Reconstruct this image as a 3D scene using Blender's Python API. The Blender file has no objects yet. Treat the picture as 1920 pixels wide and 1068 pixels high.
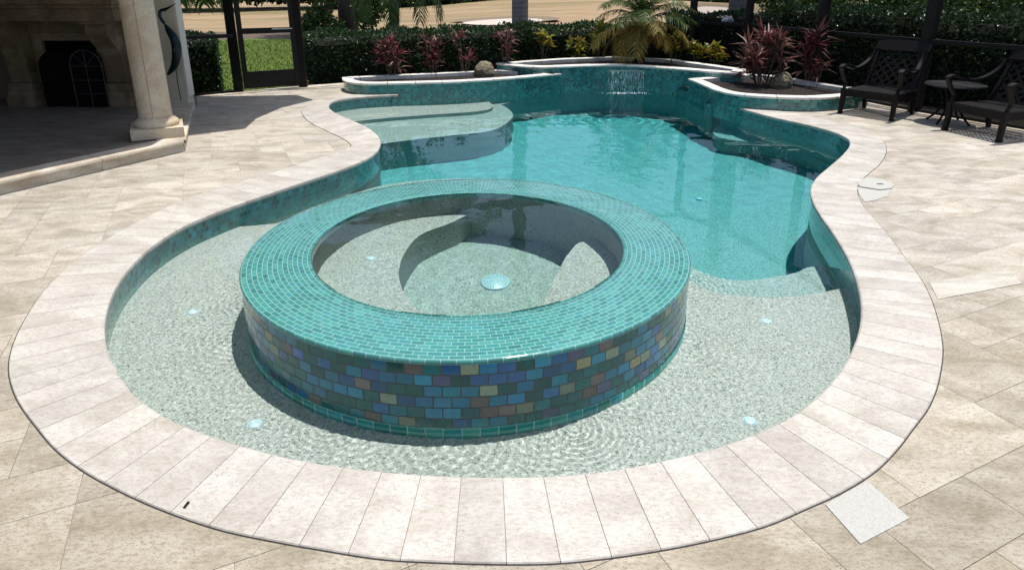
import bpy, bmesh, math, random
import numpy as np
from mathutils import Vector, Matrix
from mathutils.geometry import delaunay_2d_cdt
R = math.radians
S = bpy.context.scene
COL = S.collection
rnd = random.Random(7)

# ------------------------------------------------------------------ camera, sky, sun, exposure
CAMH, FPX, YH, PITCH = 1.6, 1189.0, -26.0, R(17.6)
cd = bpy.data.cameras.new('camera')
cam = bpy.data.objects.new('camera', cd); COL.objects.link(cam); S.camera = cam
cam.location = (0, 0, CAMH); cam.rotation_euler = (math.pi/2 - PITCH, 0, 0)
cd.sensor_fit = 'HORIZONTAL'; cd.sensor_width = 36; cd.lens = 36*FPX/1920
cd.shift_y = -183/1920
cd.clip_start = 0.05; cd.clip_end = 600

SUN_TO = Vector((math.cos(R(78))*.82, math.cos(R(78))*.57, math.sin(R(78)))).normalized()
w = bpy.data.worlds.new('World'); S.world = w; w.use_nodes = True
wt = w.node_tree
sky = wt.nodes.new('ShaderNodeTexSky'); sky.sky_type = 'NISHITA'; sky.sun_disc = False
sky.sun_elevation = math.asin(SUN_TO.z); sky.sun_rotation = math.atan2(SUN_TO.x, SUN_TO.y)
sky.air_density = 1.0; sky.dust_density = 2.5; sky.ozone_density = 1.0
wt.links.new(sky.outputs[0], wt.nodes['Background'].inputs[0])
wt.nodes['Background'].inputs[1].default_value = 0.13
sl = bpy.data.lights.new('sun', 'SUN'); sl.energy = 4.2; sl.angle = R(0.5); sl.color = (1, .965, .91)
sl.cycles.is_caustics_light = True
so = bpy.data.objects.new('sun', sl); COL.objects.link(so); so.location = (3, 3, 12)
so.rotation_euler = SUN_TO.to_track_quat('Z', 'Y').to_euler()
S.view_settings.view_transform = 'Standard'; S.view_settings.look = 'None'
S.view_settings.exposure = 0.13; S.view_settings.gamma = 1.0
S.cycles.use_light_tree = False
S.cycles.max_bounces = 12; S.cycles.transparent_max_bounces = 24

# ------------------------------------------------------------------ helpers
def G(px, py, z=0.0):
    """ground position (x, y) at height z of a spot measured on the survey picture"""
    h = CAMH - z; d = py - YH
    return (px-960)*h*1.049/d, h*(1308.0/d - .317)
def GP(pts, z=0.0): return [G(a, b, z) for a, b in pts]
def UW(px, py, zs, depth):
    """the same for something lying `depth` below a water level zs"""
    x, y = G(px, py, zs); r = math.hypot(x, y); h = CAMH - zs
    s = r/math.hypot(r, h)/1.333; t = depth*s/math.sqrt(1-s*s)
    return x*(1+t/r), y*(1+t/r)
def ZY(px, py, Y):
    """x and z of a spot seen on the vertical plane at distance Y"""
    h = Y/(1308.0/(py-YH) - .317); return (px-960)*h*1.049/(py-YH), CAMH-h

def smooth(pts, n=6, closed=False):
    out = []; N = len(pts); P = [Vector(p) for p in pts]
    rng = N if closed else N-1
    for i in range(rng):
        if closed: p0, p1, p2, p3 = P[i-1], P[i], P[(i+1) % N], P[(i+2) % N]
        else:
            p1, p2 = P[i], P[i+1]
            p0 = P[i-1] if i else 2*p1-p2
            p3 = P[i+2] if i+2 < N else 2*p2-p1
        d1 = max((p1-p0).length, 1e-6)**.5; d2 = max((p2-p1).length, 1e-6)**.5; d3 = max((p3-p2).length, 1e-6)**.5
        m1 = (p1-p0)/d1 - (p2-p0)/(d1+d2) + (p2-p1)/d2
        m2 = (p2-p1)/d2 - (p3-p1)/(d2+d3) + (p3-p2)/d3
        m1 *= d2; m2 *= d2
        for k in range(n):
            t = k/n
            out.append((2*t**3-3*t*t+1)*p1 + (t**3-2*t*t+t)*m1 + (-2*t**3+3*t*t)*p2 + (t**3-t*t)*m2)
    if not closed: out.append(P[-1])
    return out
def resample(pts, step, closed=False):
    P = [Vector(p) for p in pts]
    if closed: P.append(P[0])
    L = [0]
    for a, b in zip(P, P[1:]): L.append(L[-1]+(b-a).length)
    n = max(2, int(round(L[-1]/step))); out = []; j = 0
    for i in range(n if closed else n+1):
        s = L[-1]*i/n
        while j < len(L)-2 and L[j+1] < s: j += 1
        out.append(P[j].lerp(P[j+1], (s-L[j])/max(L[j+1]-L[j], 1e-9)))
    return out
def area(p): return .5*sum(p[i][0]*p[(i+1) % len(p)][1]-p[(i+1) % len(p)][0]*p[i][1] for i in range(len(p)))
def offset(poly, d, closed=True):
    """moves a counter-clockwise outline outward by d"""
    out = []; N = len(poly)
    for i in range(N):
        a = Vector(poly[i-1][:2]) if (closed or i) else Vector(poly[0][:2]); b = Vector(poly[(i+1) % N][:2]) if (closed or i < N-1) else Vector(poly[-1][:2])
        t = (b-a).normalized(); out.append(Vector((poly[i][0]+t.y*d, poly[i][1]-t.x*d)))
    return out
def inside(p, poly):
    x, y = p; c = False; j = len(poly)-1
    for i in range(len(poly)):
        xi, yi = poly[i][0], poly[i][1]; xj, yj = poly[j][0], poly[j][1]
        if (yi > y) != (yj > y) and x < (xj-xi)*(y-yi)/(yj-yi)+xi: c = not c
        j = i
    return c

class MB:
    """mesh builder: faces with uv and material index"""
    def __init__(s): s.v = []; s.f = []; s.uv = []; s.m = []; s.c = []
    def face(s, pts, uv=None, m=0, c=0.5):
        k = len(s.v); s.v += [tuple(p) for p in pts]; s.f.append(tuple(range(k, k+len(pts))))
        s.uv += [tuple(u) for u in (uv or [(p[0], p[1]) for p in pts])]; s.m.append(m); s.c += [c]*len(pts)
    def box(s, c, d, rz=0, m=0, M=None):
        x, y, z = d[0]/2, d[1]/2, d[2]/2; ca, sa = math.cos(rz), math.sin(rz)
        P = []
        for k in (-1, 1):
            for j in (-1, 1):
                for i in (-1, 1):
                    a, b = i*x, j*y; q = Vector((c[0]+a*ca-b*sa, c[1]+a*sa+b*ca, c[2]+k*z))
                    P.append(M @ q if M else q)
        for f in ((0, 2, 3, 1), (4, 5, 7, 6), (0, 1, 5, 4), (2, 6, 7, 3), (0, 4, 6, 2), (1, 3, 7, 5)):
            s.face([P[i] for i in f], [(0, 0), (1, 0), (1, 1), (0, 1)], m)
    def tube(s, pts, rad, n=8, m=0, cap=True):
        P = [Vector(p) for p in pts]; K = len(P)
        rad = [float(q) for q in rad] if isinstance(rad, (list, tuple)) else [float(rad)]*K
        rings = []; up = None
        for i in range(K):
            t = (P[min(i+1, K-1)]-P[max(i-1, 0)]).normalized()
            if up is None: up = Vector((0, 0, 1)) if abs(t.z) < .9 else Vector((0, 1, 0))
            a = t.cross(up).normalized(); b = a.cross(t).normalized(); up = b
            rings.append([P[i]+rad[i]*(math.cos(2*math.pi*k/n)*a+math.sin(2*math.pi*k/n)*b) for k in range(n)])
        k0 = len(s.v)
        for r_ in rings: s.v += [tuple(q) for q in r_]
        for i in range(K-1):
            for k in range(n):
                a = k0+i*n+k; b = k0+i*n+(k+1) % n
                s.f.append((a, b, b+n, a+n)); s.uv += [(k/n, i/K), ((k+1)/n, i/K), ((k+1)/n, (i+1)/K), (k/n, (i+1)/K)]; s.m.append(m); s.c += [.5]*n if False else []
        if cap:
            s.f.append(tuple(k0+k for k in range(n-1, -1, -1))); s.uv += [(0, 0)]*n; s.m.append(m)
            s.f.append(tuple(k0+(K-1)*n+k for k in range(n))); s.uv += [(0, 0)]*n; s.m.append(m)
        s.c += [.5]*(len(s.v)-len(s.c))
    def lathe(s, prof, c, n=48, m=0):
        k0 = len(s.v)
        for r_, z in prof:
            for k in range(n):
                a = 2*math.pi*k/n; s.v.append((c[0]+r_*math.cos(a), c[1]+r_*math.sin(a), c[2]+z))
        for i in range(len(prof)-1):
            for k in range(n):
                a = k0+i*n+k; b = k0+i*n+(k+1) % n
                s.f.append((a, b, b+n, a+n)); s.uv += [(k/n, 0), ((k+1)/n, 0), ((k+1)/n, 1), (k/n, 1)]; s.m.append(m)
        s.c += [.5]*(len(s.v)-len(s.c))
    def sweep(s, path, w, h, side, m=0):
        """flat bar of width w along `side`, thickness h, along the path"""
        P = [Vector(p) for p in path]; sd = Vector(side).normalized(); K = len(P); prev = None
        for i in range(K):
            t = (P[min(i+1, K-1)]-P[max(i-1, 0)]).normalized(); nn = t.cross(sd).normalized()
            ww = w[i] if isinstance(w, (list, tuple)) else w
            ring = [P[i]+sd*ww/2+nn*h/2, P[i]-sd*ww/2+nn*h/2, P[i]-sd*ww/2-nn*h/2, P[i]+sd*ww/2-nn*h/2]
            if prev:
                for k in range(4): s.face([prev[k], prev[(k+1) % 4], ring[(k+1) % 4], ring[k]])
            else: s.face(ring[::-1])
            prev = ring
        s.face(prev)
    def prism(s, poly, z0, z1, m=0, mtop=None, bottom=False, holes=()):
        """poly counter-clockwise"""
        if area(poly) < 0: poly = poly[::-1]
        vs, fs = fill(poly, holes)
        for f in fs: s.face([(vs[i][0], vs[i][1], z1) for i in f], None, m if mtop is None else mtop)
        if bottom:
            for f in fs: s.face([(vs[i][0], vs[i][1], z0) for i in f[::-1]], None, m)
        u = 0
        for i in range(len(poly)):
            a, b = poly[i], poly[(i+1) % len(poly)]; L = math.dist(a[:2], b[:2])
            s.face([(a[0], a[1], z0), (b[0], b[1], z0), (b[0], b[1], z1), (a[0], a[1], z1)], [(u, z0), (u+L, z0), (u+L, z1), (u, z1)], m); u += L
    def build(s, name, mats, parent=None, smooth_=False, merge=False, auto=None):
        me = bpy.data.meshes.new(name); me.from_pydata(s.v, [], s.f)
        if not isinstance(mats, (list, tuple)): mats = [mats]
        for m in mats: me.materials.append(m)
        me.polygons.foreach_set('material_index', s.m)
        uvl = me.uv_layers.new(name='UVMap')
        if len(s.uv) == len(me.loops): uvl.data.foreach_set('uv', np.array(s.uv, dtype=np.float32).ravel())
        if len(s.c) == len(s.v):
            at = me.attributes.new('shade', 'FLOAT', 'POINT'); at.data.foreach_set('value', np.array(s.c, dtype=np.float32))
        if merge:
            bm = bmesh.new(); bm.from_mesh(me); bmesh.ops.remove_doubles(bm, verts=bm.verts, dist=1e-5); bm.to_mesh(me); bm.free()
        if smooth_: me.shade_smooth()
        if auto is not None:
            me.shade_smooth()
            bm = bmesh.new(); bm.from_mesh(me)
            for e in bm.edges:
                if len(e.link_faces) != 2 or e.calc_face_angle(0) > auto: e.smooth = False
            bm.to_mesh(me); bm.free()
        o = bpy.data.objects.new(name, me); COL.objects.link(o)
        if parent: o.parent = parent
        return o
def fill(poly, holes=()):
    vs = []; es = []
    for p in [poly]+list(holes):
        k = len(vs); n = len(p); vs += [Vector((q[0], q[1])) for q in p]; es += [(k+i, k+(i+1) % n) for i in range(n)]
    r = delaunay_2d_cdt(vs, es, [], 0, 1e-6)
    V, F = r[0], r[2]; out = []
    for f in F:
        c = sum((V[i] for i in f), Vector((0, 0)))/3
        if inside(c, poly) and not any(inside(c, h) for h in holes):
            a = (V[f[1]]-V[f[0]]).cross(V[f[2]]-V[f[0]])
            if abs(a) < 1e-9: continue
            out.append(tuple(f) if a > 0 else tuple(f[::-1]))
    return V, out
def tag(o, label=None, cat=None, group=None, kind=None):
    if label: o['label'] = label
    if cat: o['category'] = cat
    if group: o['group'] = group
    if kind: o['kind'] = kind
    return o
def empty(name, loc=(0, 0, 0), rz=0):
    o = bpy.data.objects.new(name, None); COL.objects.link(o); o.location = loc; o.rotation_euler.z = rz
    o.empty_display_size = .1; return o
def copy_tree(o, parent=None):
    c = o.copy(); COL.objects.link(c)
    if parent: c.parent = parent
    for ch in [x for x in COL.objects if x.parent == o]: copy_tree(ch, c)
    return c
def soften(o, w_):
    b_ = o.modifiers.new('soft_edge', 'BEVEL'); b_.width = w_; b_.segments = 4; b_.limit_method = 'ANGLE'; b_.angle_limit = R(50); return o
def recv(o): o.cycles.is_caustics_receiver = True; return o

# ------------------------------------------------------------------ materials
class NT:
    def __init__(s, name, disp=False):
        s.mat = bpy.data.materials.new(name); s.mat.use_nodes = True; s.t = s.mat.node_tree; s.n = s.t.nodes
        s.bsdf = s.n['Principled BSDF']; s.out = s.n['Material Output']
    def new(s, typ, **kw):
        x = s.n.new(typ)
        for k, v in kw.items(): setattr(x, k, v)
        return x
    def set(s, x, sock, v):
        if hasattr(v, 'is_output') or isinstance(v, bpy.types.NodeSocket): s.t.links.new(v, x.inputs[sock])
        else:
            if isinstance(v, tuple) and len(v) == 3 and x.inputs[sock].type == 'RGBA': v = (*v, 1)
            x.inputs[sock].default_value = v
    def P(s, **kw):
        names = dict(col='Base Color', rough='Roughness', metal='Metallic', spec='Specular IOR Level', normal='Normal', coat='Coat Weight', trans='Transmission Weight', alpha='Alpha', coatr='Coat Roughness')
        for k, v in kw.items(): s.set(s.bsdf, names[k], v)
    def obj(s): return s.new('ShaderNodeTexCoord').outputs['Object']
    def uv(s): return s.new('ShaderNodeTexCoord').outputs['UV']
    def mapping(s, v, scale=(1, 1, 1), rot=(0, 0, 0), loc=(0, 0, 0)):
        m = s.new('ShaderNodeMapping'); s.t.links.new(v, m.inputs[0]); m.inputs['Scale'].default_value = scale; m.inputs['Rotation'].default_value = rot; m.inputs['Location'].default_value = loc
        return m.outputs[0]
    def noise(s, v, scale, detail=3, rough=.5, dist=0):
        x = s.new('ShaderNodeTexNoise'); s.set(x, 'Vector', v); s.set(x, 'Scale', scale); s.set(x, 'Detail', detail); s.set(x, 'Roughness', rough); s.set(x, 'Distortion', dist)
        return x.outputs[0]
    def voro(s, v, scale, feature='F1'):
        x = s.new('ShaderNodeTexVoronoi', feature=feature); s.set(x, 'Vector', v); s.set(x, 'Scale', scale); return x
    def ramp(s, f, els, interp='LINEAR'):
        x = s.new('ShaderNodeValToRGB'); s.t.links.new(f, x.inputs[0]); r_ = x.color_ramp; r_.interpolation = interp
        while len(r_.elements) < len(els): r_.elements.new(.5)
        for e, (p, c) in zip(r_.elements, els):
            e.position = p; e.color = (*c, 1) if isinstance(c, tuple) else (c, c, c, 1)
        return x.outputs[0]
    def mix(s, f, a, b, typ='MIX'):
        x = s.new('ShaderNodeMix', data_type='RGBA', blend_type=typ)
        for i, v in ((0, f), (6, a), (7, b)):
            if isinstance(v, bpy.types.NodeSocket): s.t.links.new(v, x.inputs[i])
            else: x.inputs[i].default_value = (*v, 1) if isinstance(v, tuple) and i else v
        return x.outputs[2]
    def math(s, op, a, b=None, c=None):
        x = s.new('ShaderNodeMath', operation=op)
        for i, v in enumerate((a, b, c)):
            if v is None: continue
            if isinstance(v, bpy.types.NodeSocket): s.t.links.new(v, x.inputs[i])
            else: x.inputs[i].default_value = v
        return x.outputs[0]
    def bump(s, h, strength=.3, dist=.01, normal=None):
        x = s.new('ShaderNodeBump'); s.t.links.new(h, x.inputs['Height']); x.inputs['Strength'].default_value = strength; x.inputs['Distance'].default_value = dist
        if normal: s.t.links.new(normal, x.inputs['Normal'])
        return x.outputs[0]
    def attr(s, name):
        x = s.new('ShaderNodeAttribute'); x.attribute_name = name; return x.outputs['Fac']
    def island(s): return s.new('ShaderNodeNewGeometry').outputs['Random Per Island']

def travertine(name, c_lo, c_mid, c_hi, shade=.5, pits=.5, rough=.7, streak=(1, 5, 1), rot=0, tint=(.46, .39, .31), grain=.3, near_dark=False):
    n = NT(name); o = n.obj(); sh = n.attr('shade')
    ofs = n.new('ShaderNodeVectorMath', operation='ADD'); n.t.links.new(o, ofs.inputs[0])
    cmb = n.new('ShaderNodeCombineXYZ'); n.t.links.new(n.math('MULTIPLY', sh, 37.0), cmb.inputs[0]); n.t.links.new(n.math('MULTIPLY', sh, 91.0), cmb.inputs[1]); n.t.links.new(cmb.outputs[0], ofs.inputs[1])
    v = n.mapping(ofs.outputs[0], streak, (0, 0, rot))
    big = n.noise(v, 3.2, 6, .62, .6); fine = n.noise(n.mapping(ofs.outputs[0], (1, 2.2, 1), (0, 0, rot)), 42, 5, .7)
    cloud = n.noise(o, .9, 3, .5)
    c = n.ramp(big, [(.36, c_lo), (.5, c_mid), (.64, c_hi)])
    c = n.mix(n.ramp(fine, [(.36, .9*grain), (.52, 0.0)]), c, tuple(x*.5*t for x, t in zip(c_mid, (1, .93, .8))))
    gr = n.noise(n.mapping(ofs.outputs[0], (1, 1.7, 1), (0, 0, rot+.5)), 130, 3, .7, .5); c = n.mix(n.ramp(gr, [(.34, 1.0*grain), (.45, 0.0)]), c, tuple(x*.55*t for x, t in zip(c_lo, (1, .93, .8))))
    c = n.mix(n.ramp(fine, [(.58, 0.0), (.72, .35)]), c, tuple(min(1, x*1.2) for x in c_hi))
    hsv = n.new('ShaderNodeHueSaturation'); n.t.links.new(c, hsv.inputs['Color'])
    n.t.links.new(n.math('ADD', n.math('MULTIPLY', n.math('SUBTRACT', sh, .5), shade), n.math('ADD', .86, n.math('MULTIPLY', cloud, .28))), hsv.inputs['Value'])
    n.t.links.new(n.math('SUBTRACT', 1.25, n.math('MULTIPLY', n.noise(n.mapping(o, (1, 1, 1), (0, 0, 0), (9, 4, 0)), 1.6, 2), .5)), hsv.inputs['Saturation'])
    c = hsv.outputs[0]
    vo = n.voro(n.mapping(ofs.outputs[0], (1, 1.8, 1), (0, 0, rot)), 60)
    pm = n.ramp(vo.outputs['Distance'], [(.08, 1.0), (.2, 0.0)])
    gate = n.ramp(n.noise(o, 7, 3), [(.45, 0.0), (.62, 1.0)])
    pm = n.math('MULTIPLY', n.math('MULTIPLY', pm, gate), pits)
    c = n.mix(pm, c, tuple(x*.45 for x in c_lo))
    vein = n.voro(n.mapping(ofs.outputs[0], (1, 1.3, 1), (0, 0, rot+.4)), 9, 'DISTANCE_TO_EDGE')
    dv = n.ramp(vein.outputs['Distance'], [(.0, .3), (.025, 0.0)])
    c = n.mix(n.math('MULTIPLY', dv, gate), c, tint)
    if near_dark:
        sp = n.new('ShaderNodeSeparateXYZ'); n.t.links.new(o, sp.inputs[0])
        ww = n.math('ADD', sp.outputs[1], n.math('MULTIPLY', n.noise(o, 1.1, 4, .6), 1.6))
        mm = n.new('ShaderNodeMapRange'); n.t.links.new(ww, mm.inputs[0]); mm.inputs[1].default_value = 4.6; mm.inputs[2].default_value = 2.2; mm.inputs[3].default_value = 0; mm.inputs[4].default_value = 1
        c = n.mix(mm.outputs[0], c, (.84, .815, .75), 'MULTIPLY')  # darker and yellower towards the near end, edge broken up by noise
    h = n.math('SUBTRACT', n.math('MULTIPLY', fine, .6), pm)
    n.P(col=c, rough=rough, spec=.3, normal=n.bump(h, .5, .004))
    return n.mat
M = {}
M['deck'] = travertine('deck_travertine', (.345, .31, .245), (.455, .415, .35), (.555, .52, .455), .2, .85, .75, (1, 2.2, 1), R(-25), grain=.62, near_dark=True)
M['coping'] = travertine('coping_stone', (.42, .385, .335), (.505, .475, .425), (.57, .545, .495), .14, .7, .6, (1, 1.6, 1), R(20), (.40, .30, .22), grain=.42)
M['coping_white'] = travertine('white_coping', (.66, .62, .55), (.76, .73, .67), (.82, .80, .75), .12, .25, .6)
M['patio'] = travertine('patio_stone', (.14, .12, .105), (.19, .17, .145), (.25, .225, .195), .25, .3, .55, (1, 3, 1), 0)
M['kerb'] = travertine('kerb_stone', (.42, .35, .27), (.56, .49, .39), (.68, .62, .52), .25, .5, .65, (1, 1, 3), .5)
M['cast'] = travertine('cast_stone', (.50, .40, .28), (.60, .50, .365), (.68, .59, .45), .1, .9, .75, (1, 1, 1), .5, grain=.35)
n = NT('repair_slab'); o = n.obj(); n.P(col=n.ramp(n.noise(o, 180, 3, .7), [(.3, (.36, .355, .32)), (.6, (.48, .475, .435))]), rough=.8, normal=n.bump(n.noise(o, 260, 2), .4, .003)); M['repair'] = n.mat; M['repair2'] = travertine('grey_sprayed_slab', (.44, .405, .34), (.52, .485, .42), (.58, .55, .48), .1, .5, .8)
def plain(name, col, rough=.5, metal=0, spec=.5, bumps=None, vary=None):
    n = NT(name); c = col
    if vary: c = n.mix(n.noise(n.obj(), vary[0], 4, .6), tuple(x*(1-vary[1]) for x in col), tuple(min(1, x*(1+vary[1])) for x in col))
    n.P(col=c, rough=rough, metal=metal, spec=spec)
    if bumps: n.P(normal=n.bump(n.noise(n.obj(), bumps[0], 4, .6), bumps[1], bumps[2]))
    return n.mat
M['grout'] = plain('grout', (.26, .22, .17), .9, vary=(6, .4))
M['dark_gap'] = plain('joint_sealant', (.045, .035, .028), .9, vary=(30, .5))
M['mulch'] = None
n = NT('bark_mulch'); v = n.voro(n.obj(), 45); n.P(col=n.ramp(v.outputs['Color'], [(.2, (.008, .005, .004)), (.6, (.02, .012, .008)), (.95, (.05, .03, .02))]), rough=.95, normal=n.bump(v.outputs['Distance'], 1.0, .03)); M['mulch'] = n.mat
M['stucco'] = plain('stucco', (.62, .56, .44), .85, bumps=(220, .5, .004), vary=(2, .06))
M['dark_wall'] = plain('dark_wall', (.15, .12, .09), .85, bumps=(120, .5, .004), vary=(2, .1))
M['black_alu'] = plain('bronze_aluminium', (.012, .011, .010), .5, spec=.2, vary=(3, .2))
M['soot'] = plain('soot', (.004, .004, .004), .95, 0, .05)
M['screen_black'] = plain('wrought_iron', (.005, .005, .005), .8, 0, .1)
M['grey_wire'] = plain('grey_wire', (.055, .06, .065), .6, 0)
M['chair'] = plain('cast_aluminium', (.008, .006, .006), .5, 0.0, .18, bumps=(60, .25, .003), vary=(9, .3))
M['chair_top'] = plain('cast_aluminium_worn', (.022, .020, .019), .5, 0.0, .25, bumps=(90, .3, .002), vary=(14, .4))
M['steel'] = plain('steel', (.45, .45, .45), .3, 1.0)
M['white_plastic'] = plain('white_plastic', (.44, .56, .60), .35)
M['rock'] = plain('coral_rock', (.22, .185, .12), .9, bumps=(24, 1.0, .05), vary=(22, .75))
M['heron'] = plain('patina_metal', (.012, .03, .035), .4, .6, vary=(12, .5))
M['roof'] = plain('roof_soffit', (.30, .26, .2), .9)
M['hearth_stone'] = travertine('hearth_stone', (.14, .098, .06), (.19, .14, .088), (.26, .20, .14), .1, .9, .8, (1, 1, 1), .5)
M['bark'] = None

# pebble plaster (underwater finish)
def pebble(name, k=1.0):
    n = NT(name); o = n.obj()
    a = n.voro(o, 120); b = n.noise(n.mapping(o, (1, 1.5, 1), (0, 0, .6)), 85, 3, .6, .8); c2 = n.noise(o, 2.2, 3, .6)
    c = n.ramp(a.outputs['Color'], [(0, (.16*k, .16*k, .14*k)), (.22, (.29*k, .295*k, .265*k)), (.6, (.38*k, .38*k, .345*k)), (1, (.52*k, .51*k, .47*k))])
    c = n.mix(n.ramp(b, [(.385, .9), (.43, 0.0)]), c, (.05*k, .085*k, .075*k))
    c = n.mix(n.ramp(c2, [(.3, .18), (.6, 0.0)]), c, (.30*k, .33*k, .29*k))
    n.P(col=c, rough=.75, spec=.3, normal=n.bump(a.outputs['Distance'], .4, .003)); return n.mat
M['pebble'] = pebble('pebble_plaster')
M['pebble_deep'] = pebble('pebble_plaster_deep', 1.0)

def mosaic(name, w_, h_, cols, mortar=.0022, grout=(.18, .30, .28), rough=.08, offset_=.5, bumpy=.5, irid=0.0, gvar=.25, uvs=(1, 1), vv=.6):
    """glass tile laid in courses; uv is in metres"""
    n = NT(name); uv = n.mapping(n.uv(), (uvs[0], uvs[1], 1))
    b = n.new('ShaderNodeTexBrick'); n.t.links.new(uv, b.inputs['Vector']); b.offset = offset_; b.squash = 1
    b.inputs['Color1'].default_value = (0, 0, 0, 1); b.inputs['Color2'].default_value = (1, 1, 1, 1); b.inputs['Mortar'].default_value = (.5, .5, .5, 1)
    b.inputs['Scale'].default_value = 1; b.inputs['Mortar Size'].default_value = mortar; b.inputs['Mortar Smooth'].default_value = .15
    b.inputs['Brick Width'].default_value = w_; b.inputs['Row Height'].default_value = h_; b.inputs['Bias'].default_value = 0
    f = b.outputs['Color']
    # second, decorrelated random number per tile
    wn = n.new('ShaderNodeTexWhiteNoise', noise_dimensions='1D'); n.t.links.new(n.math('MULTIPLY', f, 913.7), wn.inputs['W'])
    k = len(cols); c = n.ramp(wn.outputs['Value'], [(i/k, cols[i]) for i in range(k)], 'CONSTANT')
    tex = n.noise(uv, 95, 3, .6, 1.2)
    c = n.mix(n.math('MULTIPLY', n.ramp(tex, [(.35, 0.0), (.65, 1.0)]), gvar), c, tuple(min(1, x*1.6) for x in cols[0]))
    wn2 = n.new('ShaderNodeTexWhiteNoise', noise_dimensions='1D'); n.t.links.new(n.math('MULTIPLY', f, 377.1), wn2.inputs['W'])
    hs = n.new('ShaderNodeHueSaturation'); n.t.links.new(c, hs.inputs['Color']); n.t.links.new(n.math('ADD', 1-vv/2, n.math('MULTIPLY', wn2.outputs['Value'], vv)), hs.inputs['Value'])
    c = n.mix(b.outputs['Fac'], hs.outputs[0], grout)
    hgt = n.math('ADD', n.math('MULTIPLY', n.math('SUBTRACT', 1.0, b.outputs['Fac']), 1.0), n.math('MULTIPLY', n.math('MULTIPLY', tex, n.math('GREATER_THAN', wn2.outputs['Value'], .45)), bumpy))
    n.P(col=c, rough=n.math('ADD', rough, n.math('MULTIPLY', b.outputs['Fac'], .5)), spec=.6, coat=.5, normal=n.bump(hgt, .5, .0016))
    if irid:
        n.bsdf.inputs['Thin Film Thickness'].default_value = irid; n.bsdf.inputs['Thin Film IOR'].default_value = 1.8
    return n.mat
M['spa_side'] = mosaic('iridescent_glass_brick', .0767, .0523,
    [(.010, .12, .12), (.02, .19, .36), (.005, .075, .06), (.05, .13, .40), (.40, .31, .12), (.010, .19, .25), (.12, .08, .19), (.006, .11, .08), (.025, .24, .36), (.24, .14, .11), (.02, .10, .27), (.009, .13, .13), (.32, .33, .19), (.007, .085, .08), (.016, .19, .32), (.007, .10, .075)],
    .0028, (.075, .075, .06), .12, .5, 1.4, 0, .5)
M['spa_side'].node_tree.nodes['Principled BSDF'].inputs['Coat Weight'].default_value = .1
M['spa_foot'] = mosaic('pale_teal_glass_brick', .0767, .09, [(.02, .22, .21), (.03, .26, .28), (.02, .20, .17), (.06, .26, .22), (.03, .24, .30)], .003, (.30, .42, .38), .1, .5, .6, 0, .2, vv=.4)
M['spa_top'] = mosaic('teal_glass_brick', .054, .0258, [(.040, .225, .20), (.05, .25, .225), (.034, .20, .18), (.07, .28, .25), (.045, .235, .22), (.04, .215, .215), (.055, .26, .22)], .0019, (.24, .43, .40), .06, .5, .5, 0, .25, vv=.34)
M['pool_tile'] = mosaic('teal_glass_mosaic', .040, .040, [(.018, .15, .14), (.024, .19, .18), (.028, .24, .22), (.016, .12, .12), (.025, .19, .205), (.03, .22, .195), (.018, .16, .17), (.012, .09, .095), (.04, .26, .28)], .0018, (.17, .27, .25), .12, .5, .4, 0, .15)
M['pool_tile_big'] = mosaic('teal_glass_mosaic_wide', .040, .040, [(.022, .17, .155), (.028, .21, .19), (.035, .25, .23), (.02, .14, .13), (.03, .22, .22), (.014, .10, .10), (.045, .29, .275)], .0018, (.14, .23, .21), .15, .5, .4, 0, .15)

def wet(mat):
    n = NT.__new__(NT); n.mat = mat; n.t = mat.node_tree; n.n = n.t.nodes; n.bsdf = n.n['Principled BSDF']; n.out = n.n['Material Output']
    o = n.obj(); w1 = n.noise(n.mapping(o, (1, 1, 1)), 22, 2, .5, 1.5); w2 = n.noise(o, 70, 2, .5, .8)
    n.set(n.bsdf, 'Coat Weight', 1.0); n.set(n.bsdf, 'Coat Roughness', .03); n.set(n.bsdf, 'Coat IOR', 1.33)
    n.set(n.bsdf, 'Coat Normal', n.bump(n.math('ADD', w1, n.math('MULTIPLY', w2, .25)), .6, .006))
wet(M['spa_top'])
def water_mat():
    n = NT('water'); n.n.remove(n.bsdf)
    g = n.new('ShaderNodeBsdfGlass'); g.inputs['IOR'].default_value = 1.33; g.inputs['Roughness'].default_value = 0.0
    g.inputs['Color'].default_value = (1, 1, 1, 1)
    n.t.links.new(g.outputs[0], n.out.inputs[0]); return n.mat
M['water'] = water_mat()
def tint_mat(name, col, dens):
    n = NT(name); n.n.remove(n.bsdf)
    a = n.new('ShaderNodeVolumeAbsorption'); a.inputs[0].default_value = (*col, 1); a.inputs[1].default_value = dens
    n.t.links.new(a.outputs[0], n.out.inputs[1]); return n.mat
M['tint'] = tint_mat('water_depth_colour', (.0, .885, .95), .80)
M['tint_spa'] = tint_mat('spa_depth_colour', (.50, .89, .89), .9)
n = NT('falling_water'); n.n.remove(n.bsdf)
a = n.new('ShaderNodeBsdfTransparent'); b = n.new('ShaderNodeBsdfGlossy'); b.inputs['Roughness'].default_value = .15; d = n.new('ShaderNodeBsdfDiffuse'); d.inputs[0].default_value = (.8, .9, .9, 1)
m1 = n.new('ShaderNodeMixShader'); m1.inputs[0].default_value = .5; n.t.links.new(b.outputs[0], m1.inputs[1]); n.t.links.new(d.outputs[0], m1.inputs[2])
m2 = n.new('ShaderNodeMixShader'); m2.inputs[0].default_value = .5; n.t.links.new(a.outputs[0], m2.inputs[1]); n.t.links.new(m1.outputs[0], m2.inputs[2]); n.t.links.new(m2.outputs[0], n.out.inputs[0]); M['fall'] = n.mat
M['foam'] = plain('foam', (.85, .9, .9), .6)
n = NT('insect_screen'); n.n.remove(n.bsdf)
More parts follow.
